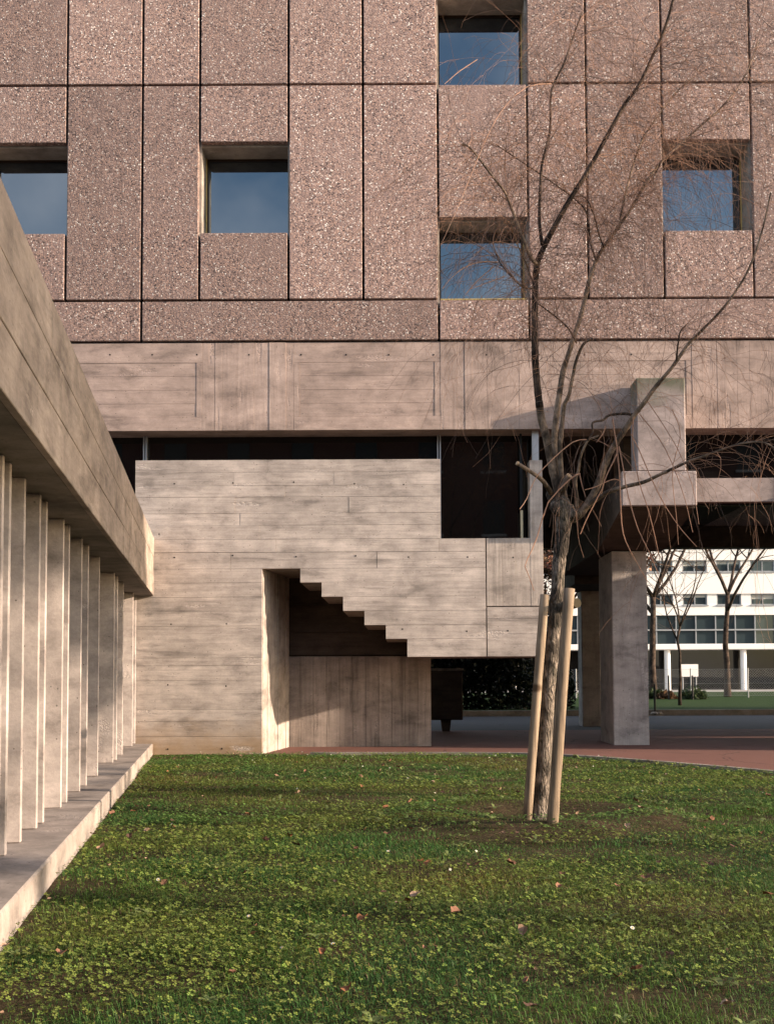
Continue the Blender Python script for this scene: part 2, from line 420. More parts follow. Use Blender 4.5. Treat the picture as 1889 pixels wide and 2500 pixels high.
# concrete edging strip along the pavement
kb = MB(); n = len(ES)
def offset_pt(i, d):
    a = Vector(ES[max(i - 1, 0)]); b = Vector(ES[min(i + 1, n - 1)]); t = (b - a).normalized()
    return Vector(ES[i]) + Vector((t.y, -t.x)) * -d
for i in range(8, n):
    a = Vector(ES[i]); b = offset_pt(i, -0.07)
    kb.v += [(a.x, a.y, -0.08), (a.x, a.y, 0.03), (b.x, b.y, 0.03), (b.x, b.y, -0.08)]
for i in range(n - 9):
    k = i * 4
    for j in range(4): kb.f.append((k + j, k + (j + 1) % 4, k + 4 + (j + 1) % 4, k + 4 + j))
struct(kb, 'kerb_edging', M['kerb'])

# lawn sheet with gentle unevenness and the planting mound round the willow
TB = gnd(1318, 1998); TREE = Vector((TB.x, TB.y, 0.0))
def vnoise(x, y, s, seed=0):
    """smooth value noise, numpy arrays"""
    g = np.random.default_rng(100 + seed).random((64, 64))
    u = (x * s) % 64; v = (y * s) % 64
    i = np.floor(u).astype(int) % 64; j = np.floor(v).astype(int) % 64
    fu = u - np.floor(u); fv = v - np.floor(v); fu = fu * fu * (3 - 2 * fu); fv = fv * fv * (3 - 2 * fv)
    i2 = (i + 1) % 64; j2 = (j + 1) % 64
    return (g[i, j] * (1 - fu) + g[i2, j] * fu) * (1 - fv) + (g[i, j2] * (1 - fu) + g[i2, j2] * fu) * fv
def lawn_z(x, y):
    x = np.asarray(x, float); y = np.asarray(y, float)
    d = np.hypot(x - TREE.x, (y - TREE.y))
    z = 0.018 * (vnoise(x, y, 1.1, 1) - 0.5) + 0.012 * (vnoise(x, y, 3.7, 2) - 0.5)
    z = z + 0.055 * np.exp(-((d - 0.70) / 0.28) ** 2) - 0.02 * np.exp(-(d / 0.34) ** 2)
    fade = np.clip((-0.15 - y) / 0.5, 0, 1)
    return z * fade + 0.004
WL = Vector((-2.95, 0.0)); WU = Vector((0.1532, -0.9882)); WN = Vector((0.9882, 0.1532))   # left wing: far end, run towards the camera, outward normal
ex = np.array([p[0] for p in ES]); ey = np.array([p[1] for p in ES])
def inside_lawn(x, y, margin=0.0):
    wx = WL.x + (-y) * (WU.x / -WU.y)              # wing face
    e = np.interp(x, ex, ey)
    return (x > wx + margin) & (y < e - margin)
gx = np.arange(-3.2, 9.0, 0.06); gy = np.arange(-15.5, 0.06, 0.06)
lm = MB(); GXX, GYY = np.meshgrid(gx, gy); GE = np.interp(GXX, ex, ey)
GYC = np.minimum(GYY, GE); GZ = lawn_z(GXX, GYC) - 0.006
nx_, ny_ = len(gx), len(gy)
lm.v = [(float(a), float(b), float(c)) for a, b, c in zip(GXX.ravel(), GYC.ravel(), GZ.ravel())]
for j in range(ny_ - 1):
    for i in range(nx_ - 1):
        if GYY[j, i] <= GE[j, i] or GYY[j, i + 1] <= GE[j, i + 1]:
            a = j * nx_ + i; lm.f.append((a, a + 1, a + nx_ + 1, a + nx_))
lawn = struct(lm, 'lawn', M['soil'], fix=False, smooth=True)

# =================================================================== CONCRETE BUILDING
bld = thing('concrete_building', 'large concrete building clad in pebbled panels with deep square windows', 'building', (0, 4.0, 0))
colpx = [-423, -240, -55, 162, 347, 487, 704, 886, 1069, 1288, 1433, 1618, 1835, 2020, 2203]
colx = [X(p, 470) for p in colpx]
zA, zB, zC = Z(205), Z(731), Z(832)
zTop = zA + (zA - zB)
G = 0.014
def panel(x0, x1, z0, z1):
    dy = random.uniform(-0.003, 0.003)
    MB().box(x0 + G, x1 - G, 0.0 + dy, 0.09, z0 + G, z1 - G).build('panel', M['agg'], bld, bevel=0.006)
WH = Z(347) - Z(564)                                # window height
def window(x0, x1, z0, z1, sill_trim=False):
    d = 0.47
    w = MB()
    y0 = 0.093
    w.box(x0 - 0.07, x0 - 0.001, y0, d, z0 - 0.07, z1 + 0.07).box(x1 + 0.001, x1 + 0.07, y0, d, z0 - 0.07, z1 + 0.07)
    w.box(x0 - 0.001, x1 + 0.001, y0, d, z1 + 0.001, z1 + 0.07)
    w.box(x0 - 0.001, x1 + 0.001, y0, d, z0 - 0.07, z0 + 0.002)
    root = w.build('window', M['reveal'], bld)
    f = MB(); e = 0.028; x0 -= 0.03; x1 += 0.03; z1 += 0.03
    f.box(x0 + 0.03, x0 + 0.03 + e, d - 0.03, d, z0 + 0.004, z1 - 0.03).box(x1 - 0.03 - e, x1 - 0.03, d - 0.03, d, z0 + 0.004, z1 - 0.03)
    f.box(x0 + 0.03 + e, x1 - 0.03 - e, d - 0.03, d, z1 - 0.03 - e, z1 - 0.03).box(x0 + 0.03 + e, x1 - 0.03 - e, d - 0.03, d, z0 + 0.004, z0 + 0.02)
    f.build('frame', M['bronze'], root)
    MB().box(x0 + 0.031, x0 + 0.04, d - 0.06, d - 0.032, z0 + 0.005, z1 - 0.031).build('trim', M['brass'], root)
    MB().box(x1 - 0.04, x1 - 0.031, d - 0.06, d - 0.032, z0 + 0.005, z1 - 0.031).build('trim', M['brass'], root)
    if sill_trim: MB().box(x0 + 0.041, x1 - 0.041, 0.02, 0.05, z0 + 0.005, z0 + 0.016).build('trim', M['brass'], root)
    MB().box(x0 + 0.031, x1 - 0.031, d - 0.012, d - 0.004, z0 + 0.005, z1 - 0.031).build('pane', M['sky_glass'], root)
z1t, z1b = Z(347), Z(564)
z2t = Z(534)
pat = []                                            # one entry per column: kind of bay in the main row
kinds = ['p', 'p', 'w', 'p', 'p', 'w', 'p', 'p', 'l', 'p', 'p', 'w', 'p', 'p']
for i, k in enumerate(kinds):
    x0, x1 = colx[i], colx[i + 1]
    if k == 'p':
        panel(x0, x1, zB, zA)
    elif k == 'w':
        panel(x0, x1, z1t, zA); panel(x0, x1, zB, z1b); window(x0 + G, x1 - G, z1b, z1t - G)
    else:                                           # window standing on the joint
        panel(x0, x1, z2t, zA); window(x0 + G, x1 - G, zB - 0.005, z2t - G, True)
    # storey above
    if k == 'l':
        window(x0 + G, x1 - G, zA + 0.01, zA + WH, False); panel(x0, x1, zA + WH + G, zTop)
    else:
        panel(x0, x1, zA, zTop)
for a, b in ((0, 4), (4, 8), (8, 9), (9, 14)):
    panel(colx[a], colx[b], zC, zB)
XL, XR = colx[0], colx[-1]
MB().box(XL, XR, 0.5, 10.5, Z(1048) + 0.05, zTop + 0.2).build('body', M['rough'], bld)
MB().box(XR + 0.005, XR + 26, 0.0, 10.5, Z(1048) + 0.05, zTop + 0.2).build('side_body', M['agg'], bld)
MB().box(XL - 16, XL - 0.005, 0.0, 10.5, -0.05, zTop + 0.2).build('side_body', M['agg'], bld)
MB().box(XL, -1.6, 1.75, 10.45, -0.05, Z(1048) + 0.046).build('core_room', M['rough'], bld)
MB().box(5.3, 24.0, 0.03, 0.28, -0.05, 3.25).build('sun_block_wall', M['boardH'], bld)  # unseen wall added to keep low sun off the niche and pier
# edge beam with its shuttering boards
zb0, zb1 = Z(1048), zC - 0.006
beam = MB().box(XL, XR, 0.075, 0.495, zb0, zb1).build('edge_beam', M['beamH'], bld)
def board(x0, x1, z0, z1, mat, parent, y=0.03, th=0.036, gap=0.0008, jit=0.002, name='formwork_board', bevel=0.0012):
    dy = random.uniform(-jit, jit)
    return MB().box(x0 + gap, x1 - gap, y + dy, y + th + jit, z0 + gap, z1 - gap).build(name, mat, parent, bevel=bevel)
def rows(zs, x0, x1, mat, parent, splits=None, **k):
    for a, b in zip(zs[:-1], zs[1:]):
        xs = [x0] + sorted((splits or {}).get((a, b), [])) + [x1]
        for c, d in zip(xs[:-1], xs[1:]): board(c, d, b, a, mat, parent, **k)
BY = [832 + 2, 882, 915, 949, 982, 1015, 1048]
bz = [Z(y) for y in BY]; bz[0] = zb1; bz[-1] = zb0
def xb(p): return X(p, 940)
segs = [('H', XL, xb(493)), ('V', xb(493), xb(717)), ('H', xb(717), xb(1075)), ('V', xb(1075), xb(1322)), ('H', xb(1322), xb(1690)), ('V', xb(1690), xb(1905)), ('H', xb(1905), XR)]
for kind, a, b in segs:
    if kind == 'H':
        rows(bz[:2], a, b, M['beamH'], beam, jit=0.0015); rows(bz[-2:], a, b, M['beamH'], beam, jit=0.0015)
        board(a, a + 0.07, bz[-2], bz[1], M['beamV'], beam, jit=0.001); board(b - 0.07, b, bz[-2], bz[1], M['beamV'], beam, jit=0.001)
        rows(bz[1:-1], a + 0.07, b - 0.07, M['beamH'], beam, jit=0.002, y=0.0335, th=0.034)
    else:
        cuts = [a]; 
        while cuts[-1] < b - 0.22: cuts.append(cuts[-1] + random.choice([0.09, 0.15, 0.18, 0.2]))
        cuts.append(b)
        for c, d in zip(cuts[:-1], cuts[1:]): board(c, d, zb0, zb1, M['beamV'], beam, jit=random.choice([0.0015, 0.0015, 0.006]))
def tie(px, py, parent, y, r=0.010):
    p = at(px, py, y)
    mb = MB(); ring = [(p.x + r * math.cos(a), p.z + r * math.sin(a)) for a in np.linspace(0, 2 * math.pi, 9)[:-1]]
    mb.prism_y(ring, y, y + 0.02); mb.build('tie_hole', M['hole'], parent)
for p in (269, 372, 481, 608, 735, 845, 949, 1058, 1187, 1316, 1426, 1540): tie(p, 866, beam, 0.0272)

# ribbon glazing under the beam, stair room behind it
rib = MB().box(XL, X(1322), 0.44, 0.45, Z(1340), zb0 + 0.06).build('ribbon_glass', M['dark_glass'], bld)
for p in (356, 1071):
    x = X(p, 1090, 0.4); q = MB().box(x - 0.022, x - 0.008, 0.36, 0.43, Z(1330), zb0 + 0.05).box(x + 0.008, x + 0.022, 0.36, 0.43, Z(1330), zb0 + 0.05)
    q.build('mullion', M['alu'], bld)
x = X(1305, 1090, 0.2); MB().box(x - 0.04, x + 0.04, 0.14, 0.22, Z(1128), zb0 + 0.05).build('post', M['alu'], bld)
x = X(1272, 1280, 0.34); MB().box(x - 0.014, x + 0.014, 0.30, 0.34, Z(1240), zb0 + 0.05).build('mullion', M['joint'], bld)  # upper length of the mullion, its shade given as a dark colour
MB().box(x - 0.012, x + 0.012, 0.255, 0.34, Z(1330), Z(1240) - 0.002).build('lit_mullion', M['sunlit'], bld)  # lower length of the same mullion, sunlight painted as a pale piece
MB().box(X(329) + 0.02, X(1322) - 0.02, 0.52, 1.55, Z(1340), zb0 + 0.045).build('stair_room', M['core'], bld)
# back edge of the covered passage
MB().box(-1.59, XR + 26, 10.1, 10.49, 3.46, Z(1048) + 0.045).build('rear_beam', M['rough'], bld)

# cantilever beam end: inverted T with an inclined soffit over the pier
PC = X(1539, 1700, 1.54)
yF = -0.36
fx0, fx1 = at(1518, 1200, yF).x, at(1700, 1200, yF).x
sx0, sx1 = at(1553, 1000, yF).x, at(1672, 1000, yF).x
zf0, zf1, zs1 = at(1600, 1234, yF).z, at(1600, 1150, yF).z, at(1600, 922, yF).z
cant = MB().prism_x([(yF + 0.10, zf0 - 0.02), (1.35, 2.545), (1.62, 2.53), (1.62, 3.3), (0.6, 3.3), (0.6, zf1), (yF + 0.10, zf1)], fx0 + 0.001, fx1 - 0.001).build('cantilever_beam', M['rough'], bld)  # dark body colour carries the underside shade; the fascia keeps the paler concrete
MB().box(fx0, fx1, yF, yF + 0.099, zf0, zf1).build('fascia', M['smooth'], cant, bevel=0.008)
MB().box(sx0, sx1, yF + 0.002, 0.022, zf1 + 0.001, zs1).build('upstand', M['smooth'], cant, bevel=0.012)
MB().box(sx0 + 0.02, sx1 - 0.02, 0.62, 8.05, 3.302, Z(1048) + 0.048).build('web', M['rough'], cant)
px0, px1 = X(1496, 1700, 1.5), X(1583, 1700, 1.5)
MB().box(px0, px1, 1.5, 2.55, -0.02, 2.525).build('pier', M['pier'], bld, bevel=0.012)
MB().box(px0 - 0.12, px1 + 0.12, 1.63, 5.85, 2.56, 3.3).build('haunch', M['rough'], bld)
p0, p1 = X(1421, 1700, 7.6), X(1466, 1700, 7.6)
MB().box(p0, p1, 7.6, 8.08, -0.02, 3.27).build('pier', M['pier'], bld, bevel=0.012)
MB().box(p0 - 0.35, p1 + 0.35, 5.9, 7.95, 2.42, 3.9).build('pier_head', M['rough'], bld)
# a second cantilever one bay to the right, mostly outside the photograph
for dx in (4.6,):
    c2 = cant.copy(); COL.objects.link(c2); c2.location.x += dx; OFF[c2.name] = OFF[cant.name] + Vector((dx, 0, 0))
    for ch in list(cant.children):
        k = ch.copy(); COL.objects.link(k); k.parent = c2
    MB().box(px0 + dx, px1 + dx, 1.5, 2.55, -0.02, 2.52).build('pier', M['pier'], bld, bevel=0.012)
# ribbon of dark glazing right of the cantilever
MB().box(sx1 + 0.15, XR, 0.44, 0.45, zf1 - 0.3, zb0 + 0.06).build('ribbon_glass', M['dark_glass'], bld)
MB().box(fx1 + 0.05, XR, 0.30, 0.435, 3.0, zf1 + 0.02).build('parapet', M['smooth'], bld)

# =================================================================== STAIR WALL
sw = thing('stair_wall', 'board marked concrete wall with a stepped underside cut out like a staircase', 'wall', (X(640), 0.1, 0))
SY = [1121, 1152, 1184, 1212, 1252, 1281, 1315, 1347, 1387, 1421, 1456, 1491, 1526, 1560, 1604, 1623, 1659, 1692, 1730, 1758, 1796]
sz = {y: Z(y) for y in SY}; zbot = -0.05
xs_ = {p: X(p, 1400) for p in (329, 640, 733, 785, 837, 889, 941, 993, 1076, 1185, 1295, 1326)}
steps = [(733, 1387), (733, 1421), (785, 1421), (785, 1456), (837, 1456), (837, 1491), (889, 1491), (889, 1526), (941, 1526), (941, 1560), (993, 1560), (993, 1604)]
out = [(xs_[329], zbot), (xs_[329], sz[1121]), (xs_[1076], sz[1121]), (xs_[1076], sz[1315]), (xs_[1295], sz[1315]), (xs_[1295], Z(1125)), (xs_[1326], Z(1125)), (xs_[1326], sz[1604])]
out += [(xs_[a], sz[b]) for a, b in reversed(steps)] + [(xs_[640], sz[1387]), (xs_[640], zbot)]
core = MB().prism_y(out, 0.045, 0.25).build('wall_core', M['core'], sw)
limits = {1387: 733, 1421: 785, 1456: 837, 1491: 889, 1526: 941, 1560: 993}     # below this row top the wall starts again at this x (right side)
YB = SY + [None]
for i, y in enumerate(SY):
    za = sz[y]; zb = sz[SY[i + 1]] if i + 1 < len(SY) else zbot
    spans = []
    if y < 1315: spans = [(329, 1076), (1295, 1326)]
    elif y < 1387: spans = [(329, 1185)]
    elif y < 1604: spans = [(329, 640), (limits[y], 1185)]
    else: spans = [(329, 640)]
    for a, b in spans:
        xa, xb2 = xs_[a], xs_[b]
        if b == 1326: continue
        L = xb2 - xa; cuts = [xa]
        while xb2 - cuts[-1] > 2.4:
            nxt = cuts[-1] + random.uniform(1.1, 2.3)
            if xb2 - nxt > 0.35: cuts.append(nxt)
            else: break
        cuts.append(xb2)
        for c, d in zip(cuts[:-1], cuts[1:]): board(c, d, zb, za, M['boardH'], sw, y=0.0, th=0.036, gap=random.choice([0.0004, 0.0010, 0.0018]), jit=0.0022, bevel=0.0010)
# right-hand panel of the wall with its upright boards, and the slim pier beside the opening
vx = [xs_[1185] + 0.012, X(1225, 1400), X(1258, 1400), X(1295, 1400)]
for c, d in zip(vx[:-1], vx[1:]): board(c, d, Z(1482) + 0.006, sz[1315], M['boardV'], sw, y=0.0, jit=0.0015)
board(X(1295, 1400), xs_[1326], Z(1482) + 0.006, Z(1125), M['boardV'], sw, y=0.0, jit=0.001)
for a, b in ((1482, 1512), (1512, 1549), (1549, 1604)):
    board(xs_[1185] + 0.012, xs_[1326], Z(b), Z(a) - (0.006 if a == 1482 else 0), M['boardH'], sw, y=0.0, jit=0.0015)
# splayed return of the niche: upright boards
j0 = Vector((xs_[640], 0.045)); j1 = Vector((at(705, 1700, 1.44).x, 1.44))
jn = 7; cutsj = [0] + sorted(random.uniform(i / jn - 0.03, i / jn + 0.03) for i in range(1, jn)) + [1]
for a, b in zip(cutsj[:-1], cutsj[1:]):
    pa = j0.lerp(j1, a + 0.004); pb = j0.lerp(j1, b - 0.004); dd = random.uniform(0, 0.008)
    MB().prism_z([(pa.x + dd, pa.y), (pb.x + dd, pb.y), (pb.x - 0.1, pb.y), (pa.x - 0.1, pa.y)], -0.05, sz[1387] - 0.002).build('upright_board', M['boardV'], sw)
# underside of the flight (steps run back into the niche)
fl = [(xs_[640], sz[1387])] + [(xs_[a], sz[b]) for a, b in steps] + [(xs_[1326] - 0.02, sz[1604]), (xs_[1326] - 0.02, sz[1604] + 0.18), (xs_[993] + 0.25, sz[1604] + 0.18), (xs_[733] + 0.2, sz[1387] + 0.16), (xs_[640], sz[1387] + 0.16)]
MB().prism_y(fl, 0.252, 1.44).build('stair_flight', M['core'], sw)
# back wall of the niche
bx0, bx1 = j1.x - 0.02, at(1052, 1700, 1.44).x
lw = MB().box(bx0, bx1 - 0.012, 1.49, 1.72, -0.05, Z(1601, 900, 1.44)).build('niche_wall', M['core'], sw)
xc = [bx0 + (bx1 - bx0) * i / 11 for i in range(12)]
for c, d in zip(xc[:-1], xc[1:]):
    MB().box(c + 0.0012, d - 0.0012, 1.445 + random.uniform(0, 0.006), 1.488, -0.05, Z(1601, 900, 1.44) - 0.008).build('upright_board', M['boardW'], sw, bevel=0.002)
MB().box(bx0, bx1 + 0.6, 1.525, 1.72, Z(1601, 900, 1.44) + 0.002, 2.5).build('upper_wall', M['rough'], sw)
zz = [Z(1601, 900, 1.44) + 0.012, 1.48, 1.84, 2.5]
for a, b in zip(zz[:-1], zz[1:]): MB().box(bx0, bx1 + 0.6, 1.45 + random.uniform(0, .006), 1.52, a + 0.002, b - 0.002).build('upper_board', M['rough'], sw)
for px, py in ((426, 1181), (569, 1179), (717, 1177), (865, 1181), (985, 1183), (389, 1304), (426, 1361), (568, 1356), (723, 1359), (868, 1357), (997, 1360), (1141, 1360), (1252, 1361),
               (418, 1524), (553, 1523), (410, 1672), (552, 1675), (410, 1829), (542, 1828), (982, 1536), (1139, 1541), (1239, 1540)):
    tie(px, py, sw, -0.0022, 0.0095)

# =================================================================== LOW WING ON THE LEFT
wing = thing('low_wing', 'low concrete wing with deep roof beam over a row of upright fins', 'building', (WL.x, WL.y, 0), math.atan2(WU.y, WU.x))
wz0, wz1 = Z(1455, 375), Z(1314, 379)
LEN = 14.6
bh = (wz1 - wz0) / 3
MB().box(0.004, LEN, -0.36, -0.04, wz0 + 0.004, wz1 - 0.003).build('beam_core', M['core'], wing)
for i in range(3):
    z0 = wz0 + i * bh
    cuts = [0.003, random.uniform(3, 5), random.uniform(7.5, 10), LEN]
    for c, d in zip(cuts[:-1], cuts[1:]):
        MB().box(c + 0.0015, d - 0.0015, -0.038, random.uniform(-0.004, 0.0), z0 + 0.0012, z0 + bh - 0.0012).build('formwork_board', M['wing'], wing, bevel=0.003)
MB().box(0.004, LEN, -3.0, -0.362, wz0 + 0.10, wz1 - 0.06).build('roof_slab', M['core'], wing)
MB().box(0.004, LEN, -0.75, 0.0, -0.05, 0.13).build('ledge', M['ledge'], wing, bevel=0.008)
MB().box(0.004, LEN, -0.80, -0.752, -0.05, wz0 + 0.098).build('glazing', M['dark_glass'], wing)
def wing_px(s, off):
    p = WL + WU * s + WN * off
    return pix((p.x, p.y, 1.0))[0]
def wing_s(px, off=-0.2):
    lo, hi = 0.0, 11.0
    for _ in range(50):
        m = (lo + hi) / 2
        if wing_px(m, off) > px: lo = m
        else: hi = m
    return lo
for k, px in enumerate((332, 325, 301, 287, 279, 242, 215, 199, 168, 154, 112, 96, 58, 22, 4, -30)):
    s = wing_s(px)
    MB().box(s - 0.02, s + 0.02, -0.55, -0.2, 0.132, wz0 + (0.002 if True else 0)).build('fin', M['fin'], wing, bevel=0.004)
    if k == 0: MB().box(0.006, s - 0.03, -0.50, -0.46, 0.132, wz0 + 0.09).build('end_panel', M['fin'], wing)

# =================================================================== THINGS UNDER AND BEHIND THE BUILDING
cb = gnd(1088, 1785); cb = Vector((cb.x, cb.y, 0)); dc = cb.y - CAM.y
cab = thing('concrete_box', 'dark concrete box on a short pedestal standing behind the stair wall', 'box', (cb.x, cb.y, 0))
hw = 0.29
MB().box(cb.x - hw, cb.x + hw - 0.02, cb.y - 0.25, cb.y + 0.25, 0.19, 0.19 + 0.80).build('box_body', M['rough'], cab, bevel=0.01)
MB().box(cb.x - hw - 0.01, cb.x + hw - 0.01, cb.y - 0.26, cb.y + 0.26, 0.992, 1.03).build('lid', M['core'], cab, bevel=0.006)
MB().prism_y([(cb.x - 0.06, -0.02), (cb.x + 0.06, -0.02), (cb.x + 0.085, 0.188), (cb.x - 0.085, 0.188)], cb.y - 0.1, cb.y + 0.1).build('pedestal', M['rough'], cab)

def leaf_cloud(name, pts, size, cols, mat, parent=None, elong=1.6, seed=0):
    """small curved leaf faces scattered at pts (N,3); cols (N,3)"""
    r = np.random.default_rng(seed); N = len(pts)
    a = r.normal(size=(N, 3)); a /= np.linalg.norm(a, axis=1)[:, None]
    b = np.cross(a, r.normal(size=(N, 3))); b /= np.linalg.norm(b, axis=1)[:, None]
    s = size * r.uniform(0.6, 1.3, N)[:, None]
    n_ = np.cross(a, b) * s * 0.25
    v = np.stack([pts - a * s * elong * 0.5, pts - b * s * 0.5 + n_, pts + a * s * elong * 0.5, pts + b * s * 0.5 + n_], 1).reshape(-1, 3)
    idx = np.arange(N * 4).reshape(N, 4)
    return np_mesh(name, v, np.vstack([idx[:, [0, 1, 2]], idx[:, [0, 2, 3]]]), np.repeat(cols, 4, 0), mat, parent)
def np_mesh(name, v, tris, cols, mat, parent=None, smooth=False):
    c = Vector((float((v[:, 0].min() + v[:, 0].max()) / 2), float((v[:, 1].min() + v[:, 1].max()) / 2), float(v[:, 2].min())))
    vv = (v - np.array(c)).astype(np.float32)
    me = bpy.data.meshes.new(name)
    me.vertices.add(len(vv)); me.vertices.foreach_set('co', vv.ravel())
    nt = len(tris); me.loops.add(nt * 3); me.polygons.add(nt)
    me.loops.foreach_set('vertex_index', np.ascontiguousarray(tris, dtype=np.int32).ravel())
    me.polygons.foreach_set('loop_start', np.arange(0, nt * 3, 3, dtype=np.int32))
    if smooth: me.polygons.foreach_set('use_smooth', np.ones(nt, dtype=bool))
    me.update(); me.validate()
    ca = me.color_attributes.new('tint', 'FLOAT_COLOR', 'POINT')
    ca.data.foreach_set('color', np.hstack([cols, np.ones((len(cols), 1))]).astype(np.float32).ravel())
    me.materials.append(mat)
    o = bpy.data.objects.new(name, me); COL.objects.link(o)
    if parent is not None: o.parent = parent; o.location = c - OFF[parent.name]
    else: o.location = c
    OFF[o.name] = c
    return o
def hedge(x0, x1, y0, y1, h, label, seed, name='hedge', dens=1500):
    root = thing(name, label, 'hedge', ((x0 + x1) / 2, (y0 + y1) / 2, 0.1))
    r = np.random.default_rng(seed); N = int(dens * (x1 - x0) * h * (y1 - y0))
    p = np.stack([r.uniform(x0, x1, N), r.uniform(y0, y1, N), 0.1 + h * r.uniform(0, 1, N) ** 0.8], 1)
    lim = h * (0.80 + 0.35 * vnoise(p[:, 0], p[:, 1], 1.3, seed)); p = p[p[:, 2] < lim + 0.1]
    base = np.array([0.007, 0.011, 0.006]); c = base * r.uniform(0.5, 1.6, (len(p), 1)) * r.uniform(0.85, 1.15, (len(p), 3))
    o = leaf_cloud('foliage', p, 0.075, c, M['hedge'], root, seed=seed); o['kind'] = 'stuff'
    st = MB()
    for k in range(int((x1 - x0) / 0.4)):
        x = x0 + 0.2 + k * 0.4; yy = (y0 + y1) / 2; st.tube([(x, yy, 0.08), (x + 0.05, yy, h * 0.4), (x - 0.03, yy + 0.05, h * 0.8)], [0.02, 0.015, 0.006], 5)
    st.build('stems', M['dlimb'], root)
    return root
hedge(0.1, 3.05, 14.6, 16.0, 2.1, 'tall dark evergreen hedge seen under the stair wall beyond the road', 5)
hedge(3.1, 4.15, 15.2, 16.2, 0.95, 'low dark hedge glimpsed between the willow stake and rear pier', 6)

def bare_tree(name, label, base, height, trunk_r, seed, mat, limbs=None, spread=0.5, levels=3, leaf=None, nk=(4, 6), group=None, twmat=None):
    """recursive leafless tree: trunk, limb objects and one mesh of twigs"""
    rr = random.Random(seed); root = thing(name, label, 'tree', base, group=group)
    b = Vector(base)
    tp = [b + Vector((0, 0, -0.05))]
    hh = height * 0.45; k = 6
    for i in range(1, k + 1): tp.append(b + Vector((rr.uniform(-.03, .03) * hh * i / k, rr.uniform(-.03, .03) * hh * i / k, hh * i / k)))
    MB().tube(tp, [trunk_r * (1.25 if i == 0 else 1 - 0.35 * i / k) for i in range(k + 1)], 9, jit=0.05).build('trunk', mat, root, smooth=True)
    twigs = MB(); leaves = []
    def grow(p, d, L, r, lev, target):
        pts = [p]; q = p.copy(); dd = d.copy(); n = 6
        for i in range(n):
            dd = (dd + Vector((rr.uniform(-1, 1), rr.uniform(-1, 1), rr.uniform(-0.5, 0.9))) * 0.16).normalized()
            q = q + dd * (L / n); pts.append(q.copy())
        rads = [max(0.004, r * (1 - 0.65 * i / n)) for i in range(n + 1)]
        target.tube(pts, rads, 6 if lev == 0 else 4)
        if lev >= levels:
            leaves.extend(pts[2:]); return
        for j in range(rr.randint(*nk)):
            i = rr.randint(2, n); ax = Vector((rr.uniform(-1, 1), rr.uniform(-1, 1), rr.uniform(-.3, .8))).normalized()
            nd = (dd * 0.7 + ax * (0.6 + spread)).normalized()
            grow(pts[i], nd, L * rr.uniform(0.45, 0.7), rads[i] * 0.6, lev + 1, twigs)
    nl = 5
    for j in range(nl):
        a = j * 2 * math.pi / nl + rr.uniform(-.4, .4); lb = MB()
        d = Vector((math.cos(a) * spread, math.sin(a) * spread, 1)).normalized()
        start = tp[rr.choice([-1, -1, -2])]
        grow(start, d, height * rr.uniform(0.42, 0.58), trunk_r * 0.5, 0, lb)
        lb.build('limb', mat, root, smooth=True)
    t = twigs.build('crown', twmat or mat, root, fix=False); t['kind'] = 'stuff'
    if leaf:
        nleaf, size, col = leaf; r = np.random.default_rng(seed)
        P = np.array([tuple(l) for l in leaves]); P = P[r.integers(0, len(P), nleaf)] + r.normal(0, 0.12, (nleaf, 3))
        C = np.array(col) * r.uniform(0.6, 1.35, (nleaf, 1)) * r.uniform(0.85, 1.15, (nleaf, 3))
        lo = leaf_cloud('foliage', P, size, C, M['leaf'], root, seed=seed); lo['kind'] = 'stuff'
    return root
g = at(1594, 1700, 27.0); bare_tree('bare_tree', 'dark leafless tree with forked limbs right of the front pier', (g.x, 27.0, 0.1), 7.6, 0.13, 41, M['dlimb'], spread=0.75, levels=3)
g = gnd(1659, 1722, 0.1); bare_tree('young_tree', 'thin leafless sapling on the far lawn in front of white building', (g.x, g.y, 0.1), 4.6, 0.045, 17, M['dlimb'], spread=0.42, levels=2, nk=(3, 4))
g = at(1775, 1700, 30.0); bare_tree('bare_tree', 'leafless tree at the far right edge in front of white building', (g.x, 30.0, 0.1), 8.2, 0.12, 58, M['dlimb'], spread=0.7, levels=3)
g = at(1368, 1650, 31.0); bare_tree('brown_leaved_tree', 'distant tree still holding brown leaves behind the willow trunk', (g.x, 31.0, 0.1), 6.6, 0.12, 23, M['dlimb'], spread=0.9, levels=2, leaf=(26000, 0.09, (0.27, 0.14, 0.095)))

